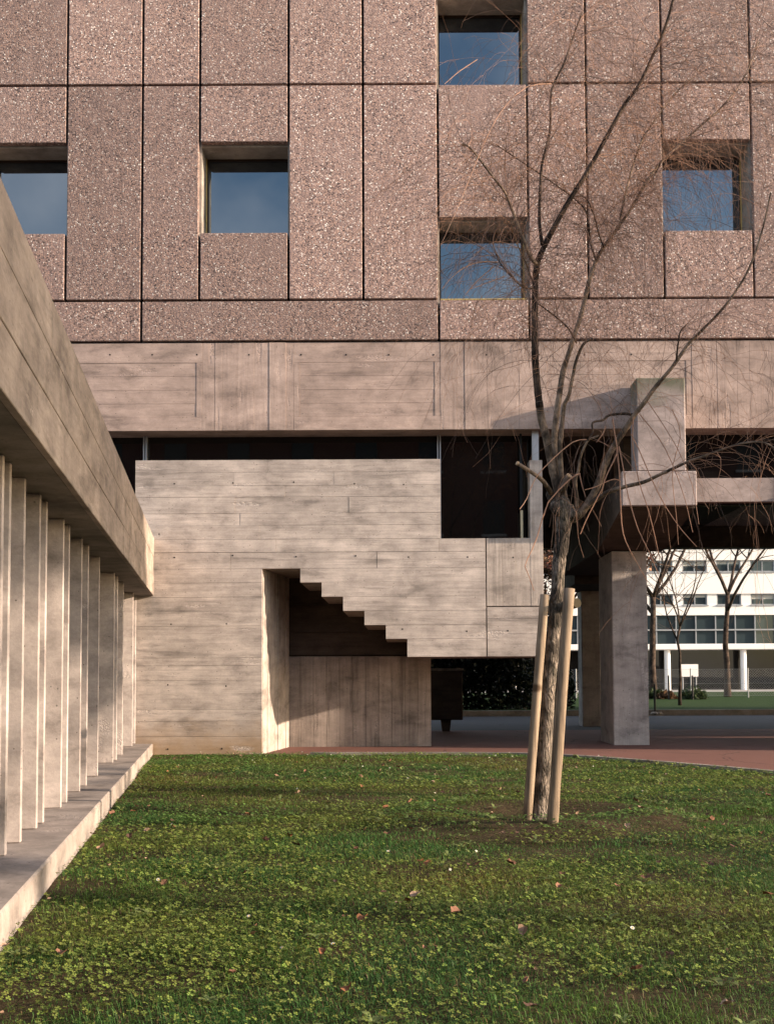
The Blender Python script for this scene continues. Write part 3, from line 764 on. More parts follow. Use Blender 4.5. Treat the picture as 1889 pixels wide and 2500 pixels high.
# white building far behind
YW = 54.0
wb = thing('white_building', 'white rendered office building with window bands far behind the piers', 'building', (14, YW + 5, 0.05))
wx0, wx1 = 2.0, 30.0
def wz(py): return at(1650, py, YW).z
def wxp(px): return at(px, 1500, YW).x
MB().box(wx0, wx1, YW + 0.35, YW + 11, 0.05, 14.5).build('body', M['white'], wb)
for a, b in ((1250, 1300), (1338, 1368), (1397, 1450), (1478, 1502)):
    MB().box(wx0, wx1, YW, YW + 0.349, wz(b), wz(a)).build('spandrel', M['white'], wb)
def band(y0, y1, step, name, ww):
    x = wx0 + 0.3
    while x < wx1 - step:
        q = MB().box(x, x + ww, YW + 0.22, YW + 0.27, wz(y1) + 0.02, wz(y0) - 0.02).build('window', M['greyglass'], wb)
        f = MB(); e = 0.06
        for t in (0.0, ww / 2 - e / 2, ww - e): f.box(x + t, x + t + e, YW + 0.14, YW + 0.218, wz(y1) + 0.02, wz(y0) - 0.02)
        f.box(x, x + ww, YW + 0.15, YW + 0.217, wz(y1) + 0.021, wz(y1) + 0.07).box(x, x + ww, YW + 0.15, YW + 0.217, wz(y0) - 0.07, wz(y0) - 0.021)
        f.build('frame', M['steel'], q)
        bl_ = random.choice([0, 0, 0.25, 0.45, 0.8])
        if bl_: MB().box(x + 0.06, x + ww - 0.06, YW + 0.219, YW + 0.2195, wz(y0) - 0.07 - (wz(y0) - wz(y1) - 0.14) * bl_, wz(y0) - 0.07).build('blind', M['blind'], q)
        MB().box(x - 0.05, x + ww + 0.05, YW - 0.06, YW + 0.139, wz(y1) - 0.05, wz(y1) + 0.019).build('sill', M['steel'], q)
        if step - ww > 0.1: MB().box(x + ww + 0.01, x + step - 0.01, YW + 0.10, YW + 0.345, wz(y1) + 0.001, wz(y0) - 0.001).build('wall_pier', M['white'], wb)
        x += step
band(1368, 1397, 1.9, 'window', 1.35); band(1450, 1478, 1.9, 'window', 1.35); band(1300, 1338, 1.9, 'window', 1.35)
x = wx0
while x < wx1:
    q = MB().box(x + 0.03, x + 1.07, YW + 0.2, YW + 0.26, wz(1572), wz(1502) - 0.01).build('curtain_pane', M['greyglass'], wb)
    MB().box(x - 0.03, x + 0.03, YW + 0.08, YW + 0.30, wz(1572), wz(1502) - 0.01).build('mullion', M['steel'], wb)
    x += 1.1
MB().box(wx0, wx1, YW + 0.02, YW + 0.12, wz(1538) - 0.04, wz(1538) + 0.04).build('transom', M['steel'], wb)
MB().box(wx0, wx1, YW - 0.8, YW + 0.348, wz(1587), wz(1573)).build('canopy_slab', M['white'], wb, bevel=0.03)
MB().box(wx0 + 0.1, wx1 - 0.1, YW + 0.28, YW + 0.34, 0.06, wz(1588)).build('ground_floor_glass', M['dark_glass'], wb)
cx = wxp(1622)
for k in range(-2, 4):
    xx = cx + k * 4.2
    MB().tube([(xx, YW - 0.45, 0.05), (xx, YW - 0.45, wz(1587) - 0.002)], 0.17, 16).build('column', M['white'], wb, smooth=False)
sb = at(1682, 1638, 50.0)
sg = thing('notice_board', 'small white notice board on posts in front of white building', 'sign', (sb.x, 50.0, 0.05))
MB().box(sb.x - 0.45, sb.x + 0.45, 49.96, 50.0, sb.z - 0.3, sb.z + 0.35).build('board', M['white'], sg)
for s in (-0.35, 0.35): MB().tube([(sb.x + s, 50.03, 0.05), (sb.x + s, 50.03, sb.z + 0.3)], 0.03, 6).build('post', M['steel'], sg)
# chain link fence behind the far lawn
YFN = 28.5
fn = thing('chain_link_fence', 'grey chain link fence with thin posts behind the far lawn', 'fence', (8, YFN, 0.1))
fx_a, fx_b = 2.0, 18.0
fh = at(1650, 1634, YFN).z
k = fx_a
while k <= fx_b + 0.01:
    MB().tube([(k, YFN, 0.08), (k, YFN, fh + 0.03)], 0.022, 6).build('post', M['steel'], fn); k += 2.0
wm = MB()
for zz_ in (0.16, (fh + .1) / 2, fh): wm.tube([(fx_a, YFN, zz_), (fx_b, YFN, zz_)], 0.004, 3)
hspan = fh - 0.16; s = fx_a
while s < fx_b - hspan:
    wm.tube([(s, YFN, 0.16), (s + hspan, YFN, fh)], 0.0022, 3, cap=False); wm.tube([(s + hspan, YFN + .004, 0.16), (s, YFN + .004, fh)], 0.0022, 3, cap=False); s += 0.09
wmo = wm.build('wire_mesh', M['steel'], fn, fix=False); wmo['kind'] = 'stuff'
# bollards
def bollard(px, pyb, z, h, r, label):
    p = gnd(px, pyb, z); t = thing('bollard', label, 'bollard', (p.x, p.y, z), group='black posts on the far lawn')
    MB().tube([(p.x, p.y, z - 0.03), (p.x, p.y, z + h)], r, 10).build('post', M['black'], t)
    MB().tube([(p.x, p.y, z + h + 0.001), (p.x, p.y, z + h + r * 0.7), (p.x, p.y, z + h + r)], [r * 1.12, r, r * 0.4], 10).build('cap', M['black'], t)
    return p
bp = bollard(1598, 1742, 0.10, 0.60, 0.022, 'slim black post on the kerb right of the front pier')
bollard(1632, 1708, 0.10, 0.75, 0.03, 'small black post beside the thin sapling, farther left')
bollard(1690, 1708, 0.10, 0.75, 0.03, 'small black post to the right of the thin sapling')
stn = MB(); 
for k in range(3):
    c = Vector((bp.x + random.uniform(-.1, .22), bp.y - 0.05 + random.uniform(-.03, .03), 0.09)); r0 = random.uniform(.05, .09)
    stn.tube([c, c + Vector((0, 0, .03)), c + Vector((0, 0, .05))], [r0, r0 * .85, r0 * .4], 7, jit=.2)
tag(stn.build('stone', M['kerb']), 'pale broken stones lying at the foot of the slim black post', 'stone')
# low shrubs by the fence
for i, (px, Yp, w_, h_, lab) in enumerate(((1592, 26.8, .55, .35, 'low green shrub at the foot of the dark forked tree'), (1627, 26.5, .35, .28, 'small reddish shrub left of the thin sapling'), (1690, 25.5, .5, .45, 'small spiky shrub right of the thin sapling'))):
    x = at(px, 1700, Yp).x; r = np.random.default_rng(60 + i); N = 320
    P = r.normal(0, 1, (N, 3)); P /= np.linalg.norm(P, axis=1)[:, None]; P *= r.uniform(.2, 1, (N, 1)) ** .5
    P = np.stack([x + P[:, 0] * w_, Yp + P[:, 1] * w_ * .6, .1 + np.abs(P[:, 2]) * h_], 1)
    root = thing('shrub', lab, 'shrub', (x, Yp, .1))
    C = np.array((.05, .075, .03) if i != 1 else (.11, .06, .03)) * r.uniform(.5, 1.4, (N, 1))
    o = leaf_cloud('foliage', P, .09, np.repeat(C.reshape(-1, 1), 3, 1).reshape(N, 3, 3)[:, :, 0] if False else C * np.ones((N, 3)), M['hedge'], root, seed=i); o['kind'] = 'stuff'
    q = MB()
    for k in range(5): q.tube([(x, Yp, .08), (x + random.uniform(-1, 1) * w_ * .6, Yp, .1 + h_ * .8)], [.012, .004], 4)
    q.build('stems', M['dlimb'], root)

# brick building across the lawn behind the photographer (seen in the dark panes, shades the low sky)
bb = thing('brick_building', 'dark brick building facing the lawn, mirrored faintly in the stair glazing', 'building', (0, -52, 0))
MB().box(-30, 24, -62, -46, -0.05, 13.6).build('wall', M['brick'], bb)
MB().box(-30.3, 24.3, -62.3, -45.7, 13.602, 14.0).build('roof', M['core'], bb)
for fl_ in range(4):
    for k in range(-8, 7):
        x = k * 3.2 + 0.8; z = 1.6 + fl_ * 3.2
        q = MB().box(x, x + 1.1, -45.995, -45.96, z, z + 1.7).build('window', M['dark_glass'], bb)
        MB().box(x - 0.1, x + 1.2, -45.995, -45.85, z - 0.14, z - 0.02).build('sill', M['white'], q)

# flat-topped pines added out of view, crowns shaped to shade the wing's roof beam
for i, (x, y, h, rad, lab) in enumerate(((21.0, -9.9, 9.0, 2.7, 'added flat topped shade pine right of the lawn, nearest the building'), (20.0, -14.4, 9.2, 2.7, 'added flat topped shade pine in the middle of the row right of the lawn'),
                                         (21.0, -19.2, 9.0, 2.8, 'added flat topped shade pine right of the lawn, farthest from the building'))):
    root = thing('shade_pine', lab, 'tree', (x, y, 0), group='added shade pines right of the lawn')
    MB().tube([(x, y, -0.1), (x + .05, y, 1.5), (x, y + .05, 4.0), (x, y, h - 0.8)], [.15, .12, .10, .05], 10).build('trunk', M['bark'], root, smooth=True)
    lb = MB()
    for k in range(9):
        a = k * 2.4; zz_ = 5.2 + k * .2; lb.tube([(x, y, zz_), (x + math.cos(a) * rad * .5, y + math.sin(a) * rad * .5, zz_ + .9), (x + math.cos(a) * rad * .85, y + math.sin(a) * rad * .85, zz_ + 1.3)], [.07, .045, .015], 6)
    lbo = lb.build('limbs', M['bark'], root); lbo['kind'] = 'stuff'
    r_ = np.random.default_rng(80 + i); N_ = 6500
    P = r_.normal(0, 1, (N_, 3)); P /= np.linalg.norm(P, axis=1)[:, None]; P *= r_.uniform(0.1, 1, (N_, 1)) ** .42
    lump = 0.8 + 0.35 * vnoise(np.arctan2(P[:, 1], P[:, 0]) * 2 + 9, P[:, 2] * 3 + 9, 1.0, 70 + i)
    P = np.stack([x + P[:, 0] * rad * lump, y + P[:, 1] * rad * lump, h - 1.1 + P[:, 2] * 1.15 * lump], 1)
    C_ = np.array([0.03, 0.05, 0.02]) * r_.uniform(.6, 1.5, (N_, 1)) * np.ones((N_, 3))
    lo = leaf_cloud('foliage', P, 0.14, C_, M['hedge'], root, seed=90 + i); lo['kind'] = 'stuff'

# =================================================================== WILLOW
willow = thing('willow_tree', 'young pollarded willow leafless with long drooping twigs on the lawn', 'tree', TREE)
D0 = TREE.y                                          # depth of the trunk
def path3(pts, y0, y1, n):
    q = smooth_path(pts, n); res = []
    for i, (px, py) in enumerate(q):
        res.append(at(px, py, y0 + (y1 - y0) * i / (n - 1)))
    return res
S = (D0 - CAM.y) / F_PX                              # metres per photo pixel at the tree
tpts = [(1314, 2012), (1317, 1981), (1327, 1855), (1337, 1696), (1344, 1610), (1351, 1538), (1360, 1443), (1363, 1380), (1368, 1340), (1375, 1285), (1372, 1248), (1366, 1222)]
tw = [26, 20, 17.5, 17.5, 17, 16.5, 16, 16, 17, 19, 24, 22]
tn = 40; tp3 = path3(tpts, D0, D0 + 0.02, tn); trd = smooth_path([(w,) for w in tw], tn)[:, 0] * S
trunk_mb = MB(); trunk_mb.tube(tp3, [float(r) * random.uniform(0.95, 1.06) for r in trd], 14, jit=0.07)
# knobby pollard head
for px, py, r_, dy in ((1352, 1232, 15, -.02), (1392, 1240, 14, .03), (1418, 1252, 13, -.02), (1340, 1205, 11, .02), (1404, 1262, 13, .0), (1372, 1215, 12, -.03)):
    c = at(px, py, D0 + dy); b_ = at(1374, 1262, D0 + 0.01)
    trunk_mb.tube([b_, b_.lerp(c, .5), c, c + (c - b_).normalized() * r_ * S * .6], [r_ * S * 1.0, r_ * S * 1.1, r_ * S, r_ * S * .35], 9, jit=0.12)
trunk_mb.build('trunk', M['bark'], willow, smooth=True)
LIMBS = []
def limb(pts, w0, w1, dy0, dy1, mat='limb', n=None, cut=False):
    n = n or max(10, len(pts) * 4)
    p = path3(pts, D0 + dy0, D0 + dy1, n)
    rad = [max(0.0016, (w0 + (w1 - w0) * (i / (n - 1)) ** 0.8) * S * 0.5 * random.uniform(.94, 1.06)) for i in range(n)]
    o = MB().tube(p, rad, 9).build('limb', M[mat], willow, smooth=True)
    LIMBS.append((p, rad)); return o
limb([(1366, 1225), (1360, 1190), (1347, 1138), (1334, 1071), (1322, 1027), (1315, 980)], 23, 19, 0, -0.07, 'limb')
limb([(1317, 995), (1312, 954), (1306, 880), (1305, 810), (1305, 740), (1307, 676), (1311, 639)], 19.2, 15, -0.065, -0.15, 'dlimb')
limb([(1311, 639), (1336, 585), (1386, 494), (1432, 421), (1477, 339), (1523, 257), (1559, 207), (1591, 139), (1625, 60), (1650, -30)], 15, 6, -0.15, -0.55, 'dlimb')
limb([(1311, 645), (1296, 630), (1268, 562), (1246, 503), (1230, 466), (1205, 435), (1150, 364), (1128, 352)], 10, 4, -0.15, -0.5)
limb([(1323, 598), (1316, 539), (1319, 448), (1323, 398), (1339, 335), (1343, 303), (1346, 221), (1377, 153), (1395, 100), (1420, 30)], 9, 4, -0.2, 0.1, 'dlimb')
limb([(1370, 1220), (1362, 1180), (1355, 1120), (1352, 1076), (1361, 990), (1366, 955), (1374, 905), (1389, 859), (1402, 815), (1418, 767), (1439, 680), (1455, 635), (1473, 603), (1496, 571), (1541, 507), (1577, 444), (1614, 394), (1655, 357), (1700, 316), (1760, 262), (1815, 190), (1850, 100)], 20, 3, 0.03, 0.6, 'limb')
limb([(1378, 1215), (1371, 1175), (1366, 1100), (1369, 1064), (1374, 1010), (1378, 985), (1388, 965), (1398, 917), (1406, 880), (1423, 841), (1446, 826)], 15, 6, -0.02, -0.2, 'limb')
limb([(1405, 1262), (1418, 1252), (1437, 1224), (1457, 1187), (1472, 1145), (1491, 1101), (1513, 1066), (1536, 1032), (1550, 1010), (1570, 985), (1594, 951), (1614, 927), (1643, 892), (1678, 841), (1705, 814), (1770, 745), (1825, 660), (1860, 560), (1880, 470)], 22, 3.5, 0, -0.4, 'limb')
limb([(1420, 1245), (1445, 1226), (1477, 1204), (1521, 1189), (1570, 1177), (1607, 1160), (1644, 1143), (1683, 1125), (1705, 1118), (1800, 1085), (1860, 1080), (1900, 1100)], 14, 3, -0.03, -0.6, 'limb')
limb([(1345, 1205), (1335, 1188), (1320, 1170), (1300, 1155), (1264, 1132)], 13, 9, -0.05, -0.25, 'limb')
limb([(1368, 1200), (1378, 1183), (1387, 1164)], 17, 15, -0.06, -0.12, 'limb')
limb([(1408, 1240), (1407, 1210), (1404, 1175), (1411, 1150), (1415, 1120), (1425, 1093), (1437, 1074), (1460, 1064)], 10, 4, -0.05, -0.25, 'limb')
limb([(1547, 1013), (1522, 1010), (1486, 1014), (1470, 1026), (1446, 1032), (1446, 1056), (1434, 1075)], 8, 4, -0.15, -0.3, 'dlimb')
limb([(1473, 603), (1462, 575), (1447, 520), (1425, 480), (1385, 485)], 5, 3, 0.15, 0.2, 'dlimb')
limb([(1455, 637), (1440, 590), (1435, 540), (1418, 500), (1340, 440), (1250, 380), (1210, 352)], 6, 2.6, 0.12, 0.3, 'dlimb')
limb([(1407, 838), (1385, 800), (1345, 765), (1313, 742)], 4.5, 3, 0.1, -0.05, 'dlimb')
limb([(1305, 705), (1280, 702), (1262, 690), (1225, 648), (1210, 620)], 5, 2.5, -0.12, -0.5, 'dlimb')
limb([(1300, 690), (1286, 650), (1268, 610), (1253, 570), (1248, 545)], 4, 2.5, -0.1, -0.45)
limb([(1650, 880), (1654, 840), (1660, 810), (1672, 795)], 5, 3, -0.28, -0.3, 'dlimb')
limb([(1614, 394), (1585, 445), (1560, 440)], 4, 2, 0.4, 0.5, 'dlimb')
limb([(1509, 560), (1520, 500), (1540, 420), (1565, 345), (1600, 290), (1640, 235), (1690, 190)], 6, 3, 0.25, 0.5)
TWG = MB(); TWD = MB()
def twig(pts, w0, w1, dy0, dy1, dark=False, n=12):
    p = path3(pts, D0 + dy0, D0 + dy1, n)
    rad = [max(0.0009, 0.8 * (w0 + (w1 - w0) * i / (n - 1)) * S * 0.5) for i in range(n)]
    (TWD if dark else TWG).tube(p, rad, 5, cap=False)
for pts, a, b, d0, d1 in (
    ([(1414, 1156), (1404, 1160), (1385, 1175), (1355, 1205), (1330, 1240), (1318, 1290), (1303, 1330), (1290, 1360), (1280, 1378), (1292, 1410), (1303, 1442)], 5, 2, -.2, -.5),
    ([(1414, 1158), (1420, 1185), (1429, 1214)], 4, 2, -.25, -.3),
    ([(1430, 1073), (1400, 1078), (1360, 1110), (1320, 1150), (1300, 1180), (1284, 1220), (1268, 1243)], 4, 2, -.2, -.6),
    ([(1545, 1018), (1543, 1080), (1550, 1130), (1560, 1180), (1580, 1240), (1598, 1310), (1610, 1370)], 4, 2, -.2, -.5),
    ([(1495, 1025), (1500, 1060), (1506, 1100), (1497, 1125), (1480, 1160), (1468, 1195)], 5, 3.5, -.2, -.35),
    ([(1468, 1195), (1450, 1230), (1430, 1270), (1416, 1304)], 3.5, 2, -.35, -.4),
    ([(1506, 1100), (1512, 1170), (1514, 1230), (1518, 1290), (1530, 1330), (1560, 1385), (1580, 1420)], 4.5, 2, -.3, -.5),
    ([(1510, 1090), (1520, 1140), (1530, 1200), (1545, 1255), (1560, 1300), (1585, 1350), (1605, 1400)], 4, 2, -.3, -.6),
    ([(1540, 1060), (1560, 1100), (1590, 1170), (1620, 1230), (1660, 1290), (1700, 1335)], 4, 2, -.3, -.7),
    ([(1514, 1175), (1500, 1170), (1480, 1176), (1455, 1188), (1427, 1196)], 4, 2, -.3, -.4),
    ([(1580, 980), (1620, 1040), (1660, 1110), (1690, 1190), (1705, 1280)], 3, 1.5, -.3, -.7),
    ([(1478, 1040), (1470, 1060), (1455, 1080)], 5, 2.5, -.2, -.22),
    ([(1513, 640), (1470, 680), (1430, 720), (1380, 760)], 2.5, 1.2, .1, -.3),
    ([(1345, 205), (1290, 210), (1240, 250), (1200, 310), (1160, 400), (1120, 500), (1075, 600)], 4, 1.5, -.2, -.8),
    ([(1165, 145), (1120, 175), (1085, 205)], 3, 1.4, -.6, -.8),
    ([(1250, 560), (1220, 553), (1205, 575), (1205, 605), (1225, 640), (1255, 680), (1285, 715)], 4, 3, -.4, -.2),
    ([(1215, 640), (1170, 640), (1130, 655), (1100, 680), (1080, 705)], 4, 1.8, -.45, -.7),
    ([(1205, 650), (1160, 690), (1135, 720)], 3, 1.5, -.45, -.6),
    ([(1230, 675), (1190, 690), (1150, 705)], 3, 1.5, -.4, -.6),
    ([(1560, 1010), (1620, 1090), (1665, 1200), (1690, 1300)], 3.5, 1.6, -.3, -.6),
    ([(1640, 1000), (1660, 1060), (1640, 1150), (1650, 1260), (1655, 1330)], 3, 1.4, -.3, -.5)):
    twig(pts, a, b, d0, d1)
# many fine drooping twigs from the outer limbs
rt = random.Random(5)
def droop(p, d, L, r, dark, lev=0):
    q = p.copy(); dd = d.normalized(); pts = [q.copy()]; n = 10
    g = rt.uniform(0.04, 0.26); wob = rt.uniform(0.07, 0.22)
    for i in range(n):
        dd = (dd + Vector((rt.gauss(0, wob), rt.gauss(0, wob), rt.gauss(0, wob * .6) - g))).normalized()
        q = q + dd * (L / n); pts.append(q.copy())
    (TWD if dark else TWG).tube(pts, [max(0.00065, r * (1 - 0.7 * i / n)) for i in range(n + 1)], 4, cap=False)
    if lev < 2:
        for j in range(rt.randint(1, 3) if lev == 0 else rt.randint(0, 2)):
            i = rt.randint(2, n - 2); ax = Vector((rt.gauss(0, 1), rt.gauss(0, 1), rt.gauss(0.2, .7)))
            droop(pts[i], (pts[i + 1] - pts[i]).normalized() * .8 + ax.normalized() * .8, L * rt.uniform(.35, .65), r * .65, dark, lev + 1)
for li, (p, rad) in enumerate(LIMBS):
    if li in (0, 9, 10): continue
    L = sum((p[i + 1] - p[i]).length for i in range(len(p) - 1))
    thin = rad[0] < 0.010
    count = int(L * (60 if not thin else 85)) + 4
    if li in (11, 12): count = 5
    if li in (6,): count = 16
    if li in (7, 8): count = int(L * 26)
    for j in range(count):
        f = rt.uniform(0.35 if not thin else 0.15, 1.0)
        if li in (1,): f = rt.uniform(0.3, 1.0)
        if li in (5, 6): f = rt.uniform(0.5, 1.0)
        if li in (7, 8): f = rt.uniform(0.42, 1.0)
        i = min(int(f * (len(p) - 1)), len(p) - 2)
        ax = Vector((rt.gauss(0, 1), rt.gauss(0, 0.9), rt.gauss(0.35, 0.6)))
        d = ax.normalized() * 1.0 + (p[i + 1] - p[i]).normalized() * 0.5
        droop(p[i], d, rt.uniform(0.25, 1.25), rt.uniform(0.0010, 0.0018), rt.random() < 0.4)
tg = TWG.build('twigs', M['twig'], willow, fix=False); tg['kind'] = 'stuff'
td = TWD.build('dark_twigs', M['dtwig'], willow, fix=False); td['kind'] = 'stuff'
for px, py, y, r_ in ((1264, 1132, D0 - .25, 5.2), (1388, 1162, D0 - .12, 7.6)):
    a = at(px, py, y); b_ = at(px - 3 if px < 1300 else px + 1.5, py - 2, y - .004)
    MB().tube([a, b_], [r_ * S, r_ * S * .95], 10).build('cut_end', M['cut'], willow)

# stakes and cross bar
ts = thing('tree_stakes', 'two peeled pine stakes with a cross bar supporting the willow', 'tree stake', (TREE.x, TREE.y - 0.1, 0))
def stake(bp, tp, r, seed):
    random.seed(seed)
    n = 14; pts = [bp.lerp(tp, i / (n - 1)) for i in range(n)]
    d = (tp - bp).normalized(); pts[0] = pts[0] - d * 0.12
    MB().tube(pts, [r * random.uniform(.97, 1.03) for _ in range(n)], 14).build('stake', M['wood'], ts, smooth=False, bevel=0)
gl = gnd(1287, 1990, 0.03); stake(gl, at(1329, 1452, gl.y + 0.05), 11.0 * S, 1)
gr = gnd(1347, 2022, 0.03); stake(gr, at(1389, 1437, gr.y + 0.06), 13.6 * (gr.y - CAM.y) / F_PX, 2)
for o in ts.children:
    for p in o.data.polygons: p.use_smooth = len(p.vertices) == 4
a = at(1332, 1492, D0 + 0.26); b_ = at(1408, 1472, D0 - 0.10)
MB().tube([a, a.lerp(b_, .5), b_], 0.031, 14).build('crossbar', M['oldwood'], ts)

# =================================================================== LAWN COVER
def scatter(dens_fn, n_try, r):
    x = r.uniform(-3.2, 6.5, n_try); y = r.uniform(-13.2, 0.0, n_try)
    k = inside_lawn(x, y, 0.015)
    d = np.hypot(x - CAM.x, y - CAM.y)
    # keep what the place near the camera's view can show, with a wide margin
    k &= (x > -0.36 * (y + 14.5) - 0.9) & (x < 0.34 * (y + 14.5) + 0.9)
    k &= r.random(n_try) < dens_fn(d, x, y)
    return x[k], y[k], d[k]
def tree_d(x, y): return np.hypot(x - TREE.x, y - TREE.y)
Pw = gnd(1120, 2150); Pb = gnd(1640, 2230)
def patch(x, y):
    """0 lush .. 1 dry; local colour of the turf"""
    dry = np.clip((vnoise(x, y, 0.9, 5) - 0.55) * 1.8, 0, 1)
    dry = np.maximum(dry, 0.95 * np.exp(-(((x - Pw.x) / 0.45) ** 2 + ((y - Pw.y) / 0.5) ** 2)))
    dry = np.maximum(dry, 0.9 * np.exp(-(((x - Pb.x) / 0.5) ** 2 + ((y - Pb.y) / 0.6) ** 2)))
    return dry
def bare(x, y):
    b = np.exp(-(((x - TREE.x) / 0.62) ** 2 + ((y - TREE.y + 0.30) / 0.90) ** 2) ** 2) * 0.98 * np.clip(0.66 + 0.6 * vnoise(x, y, 6.0, 77), 0, 1)
    b = np.maximum(b, 0.55 * np.exp(-(((x - Pb.x) / 0.4) ** 2 + ((y - Pb.y) / 0.45) ** 2)))
    b = np.maximum(b, np.clip((vnoise(x, y, 2.1, 9) - 0.66) * 3.0, 0, 0.75))
    q = gnd(1180, 2040); b = np.maximum(b, 0.6 * np.exp(-(((x - q.x) / 0.35) ** 2 + ((y - q.y) / 0.12) ** 2)))
    q = gnd(1560, 2060); b = np.maximum(b, 0.5 * np.exp(-(((x - q.x) / 0.6) ** 2 + ((y - q.y) / 0.4) ** 2)))
    return b
r = np.random.default_rng(3)
def dens(d, x, y): return np.clip((5.2 / d) ** 1.35, 0, 1) * (1 - bare(x, y)) * np.clip(0.15 + 1.15 * vnoise(x, y, 4.5, 12), 0, 1)
gxp, gyp, gd = scatter(dens, 2600000, r)
N = len(gxp); print('grass blades', N)
gz = lawn_z(gxp, gyp) - 0.012
lush = vnoise(gxp, gyp, 2.6, 21)
hgt = r.uniform(0.012, 0.038, N) * (0.4 + 1.05 * lush)
hgt *= np.where(tree_d(gxp, gyp + 0.3) < 0.85, 0.6, 1.0)
wid = np.clip(0.0011 * gd ** 0.55, 0.002, 0.006) * r.uniform(0.7, 1.3, N)
az = r.uniform(0, 2 * np.pi, N); lean = r.uniform(0.3, 1.5, N)
dx, dy = np.cos(az), np.sin(az); fx, fy = -dy, dx
base = np.stack([gxp, gyp, gz], 1); side = np.stack([fx, fy, np.zeros(N)], 1) * wid[:, None]
mid = base + np.stack([dx * hgt * lean * 0.35, dy * hgt * lean * 0.35, hgt * 0.62], 1)
tip = base + np.stack([dx * hgt * lean * 1.0, dy * hgt * lean * 1.0, hgt * (1.05 - 0.42 * lean)], 1)
V = np.stack([base - side * .5, base + side * .5, mid - side * .42, mid + side * .42, tip], 1).reshape(-1, 3)
i5 = (np.arange(N) * 5)[:, None]
T = np.vstack([i5 + np.array([[0, 1, 3]]), i5 + np.array([[0, 3, 2]]), i5 + np.array([[2, 3, 4]])])
dry = np.clip(patch(gxp, gyp) * r.uniform(0.5, 1.3, N), 0, 1)[:, None]
green = np.array([0.085, 0.158, 0.026]); yell = np.array([0.185, 0.185, 0.038]); straw = np.array([0.20, 0.14, 0.07])
cool = np.array([0.045, 0.122, 0.032])
gmix = vnoise(gxp, gyp, 1.7, 31)[:, None]
C = (green * gmix + cool * (1 - gmix)) * (1 - dry) + yell * dry
is_straw = (r.random(N) < 0.10 + 0.18 * dry[:, 0])[:, None]
C = np.where(is_straw, straw * r.uniform(0.6, 1.1, (N, 1)), C) * r.uniform(0.65, 1.4, (N, 1))
go = np_mesh('grass', V, T, np.repeat(C, 5, 0), M['grass'])
go['kind'] = 'stuff'; tag(go, 'short uneven green lawn grass in front of the concrete building', 'grass')

# clover and small broad weeds
Pc = gnd(420, 2330); Pc2 = gnd(640, 2130); Pc3 = gnd(1500, 2010); Pc4 = gnd(1400, 2050)
def cdens(d, x, y):
    f = np.clip((vnoise(x, y, 1.15, 41) - 0.34) * 2.2, 0, 1) * (0.3 + 0.7 * vnoise(x, y, 5, 43))
    for P_, sx_, sy_, a_ in ((Pc, 0.75, 0.75, 1.0), (Pc2, 0.6, 0.6, .7), (Pc3, 0.35, 0.35, .9), (Pc4, 0.3, 0.2, .9)):
        f = np.maximum(f, a_ * np.exp(-(((x - P_.x) / sx_) ** 2 + ((y - P_.y) / sy_) ** 2)))
    f = f * (1 - 0.85 * np.exp(-(((x - TREE.x) / 0.5) ** 2 + ((y - TREE.y) / 0.4) ** 2) ** 2))
    return f * np.clip((5.5 / d) ** 1.2, 0, 1)
cx_, cy_, cd_ = scatter(cdens, 560000, r); N = len(cx_); print('clover', N)
cz = lawn_z(cx_, cy_) + r.uniform(0.010, 0.036, N)
cs = r.uniform(0.0042, 0.0085, N) * (1 + 0.03 * cd_); a0 = r.uniform(0, 2 * np.pi, N); tl = r.uniform(-0.5, 0.5, (N, 2))
leafv = np.array([(0.05, 0), (0.45, 0.42), (0.9, 0.45), (1.0, 0.0), (0.9, -0.45), (0.45, -0.42)])
Vs = []; 
for k in range(3):
    a = a0 + k * 2 * np.pi / 3
    for u, w in leafv:
        lx = (u * np.cos(a) - w * np.sin(a)) * cs; ly = (u * np.sin(a) + w * np.cos(a)) * cs
        lz = tl[:, 0] * lx + tl[:, 1] * ly + np.abs(w) * cs * 0.35
        Vs.append(np.stack([cx_ + lx, cy_ + ly, cz + lz], 1))
V = np.stack(Vs, 1).reshape(-1, 3)
i18 = (np.arange(N) * 18)[:, None]
T = np.vstack([i18 + np.array([[o_, o_ + a, o_ + a + 1]]) for o_ in (0, 6, 12) for a in (1, 2, 3, 4)])
cl = np.array([0.185, 0.235, 0.05]) * r.uniform(0.6, 1.35, (N, 1)) * r.uniform(0.9, 1.1, (N, 3))
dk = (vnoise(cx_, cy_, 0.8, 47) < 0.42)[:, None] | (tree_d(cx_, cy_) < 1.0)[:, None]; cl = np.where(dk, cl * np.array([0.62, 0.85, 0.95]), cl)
co = np_mesh('clover', V, T, np.repeat(cl, 18, 0), M['clover'])
co['kind'] = 'stuff'; tag(co, 'patches of bright clover leaves spread through the lawn', 'clover')

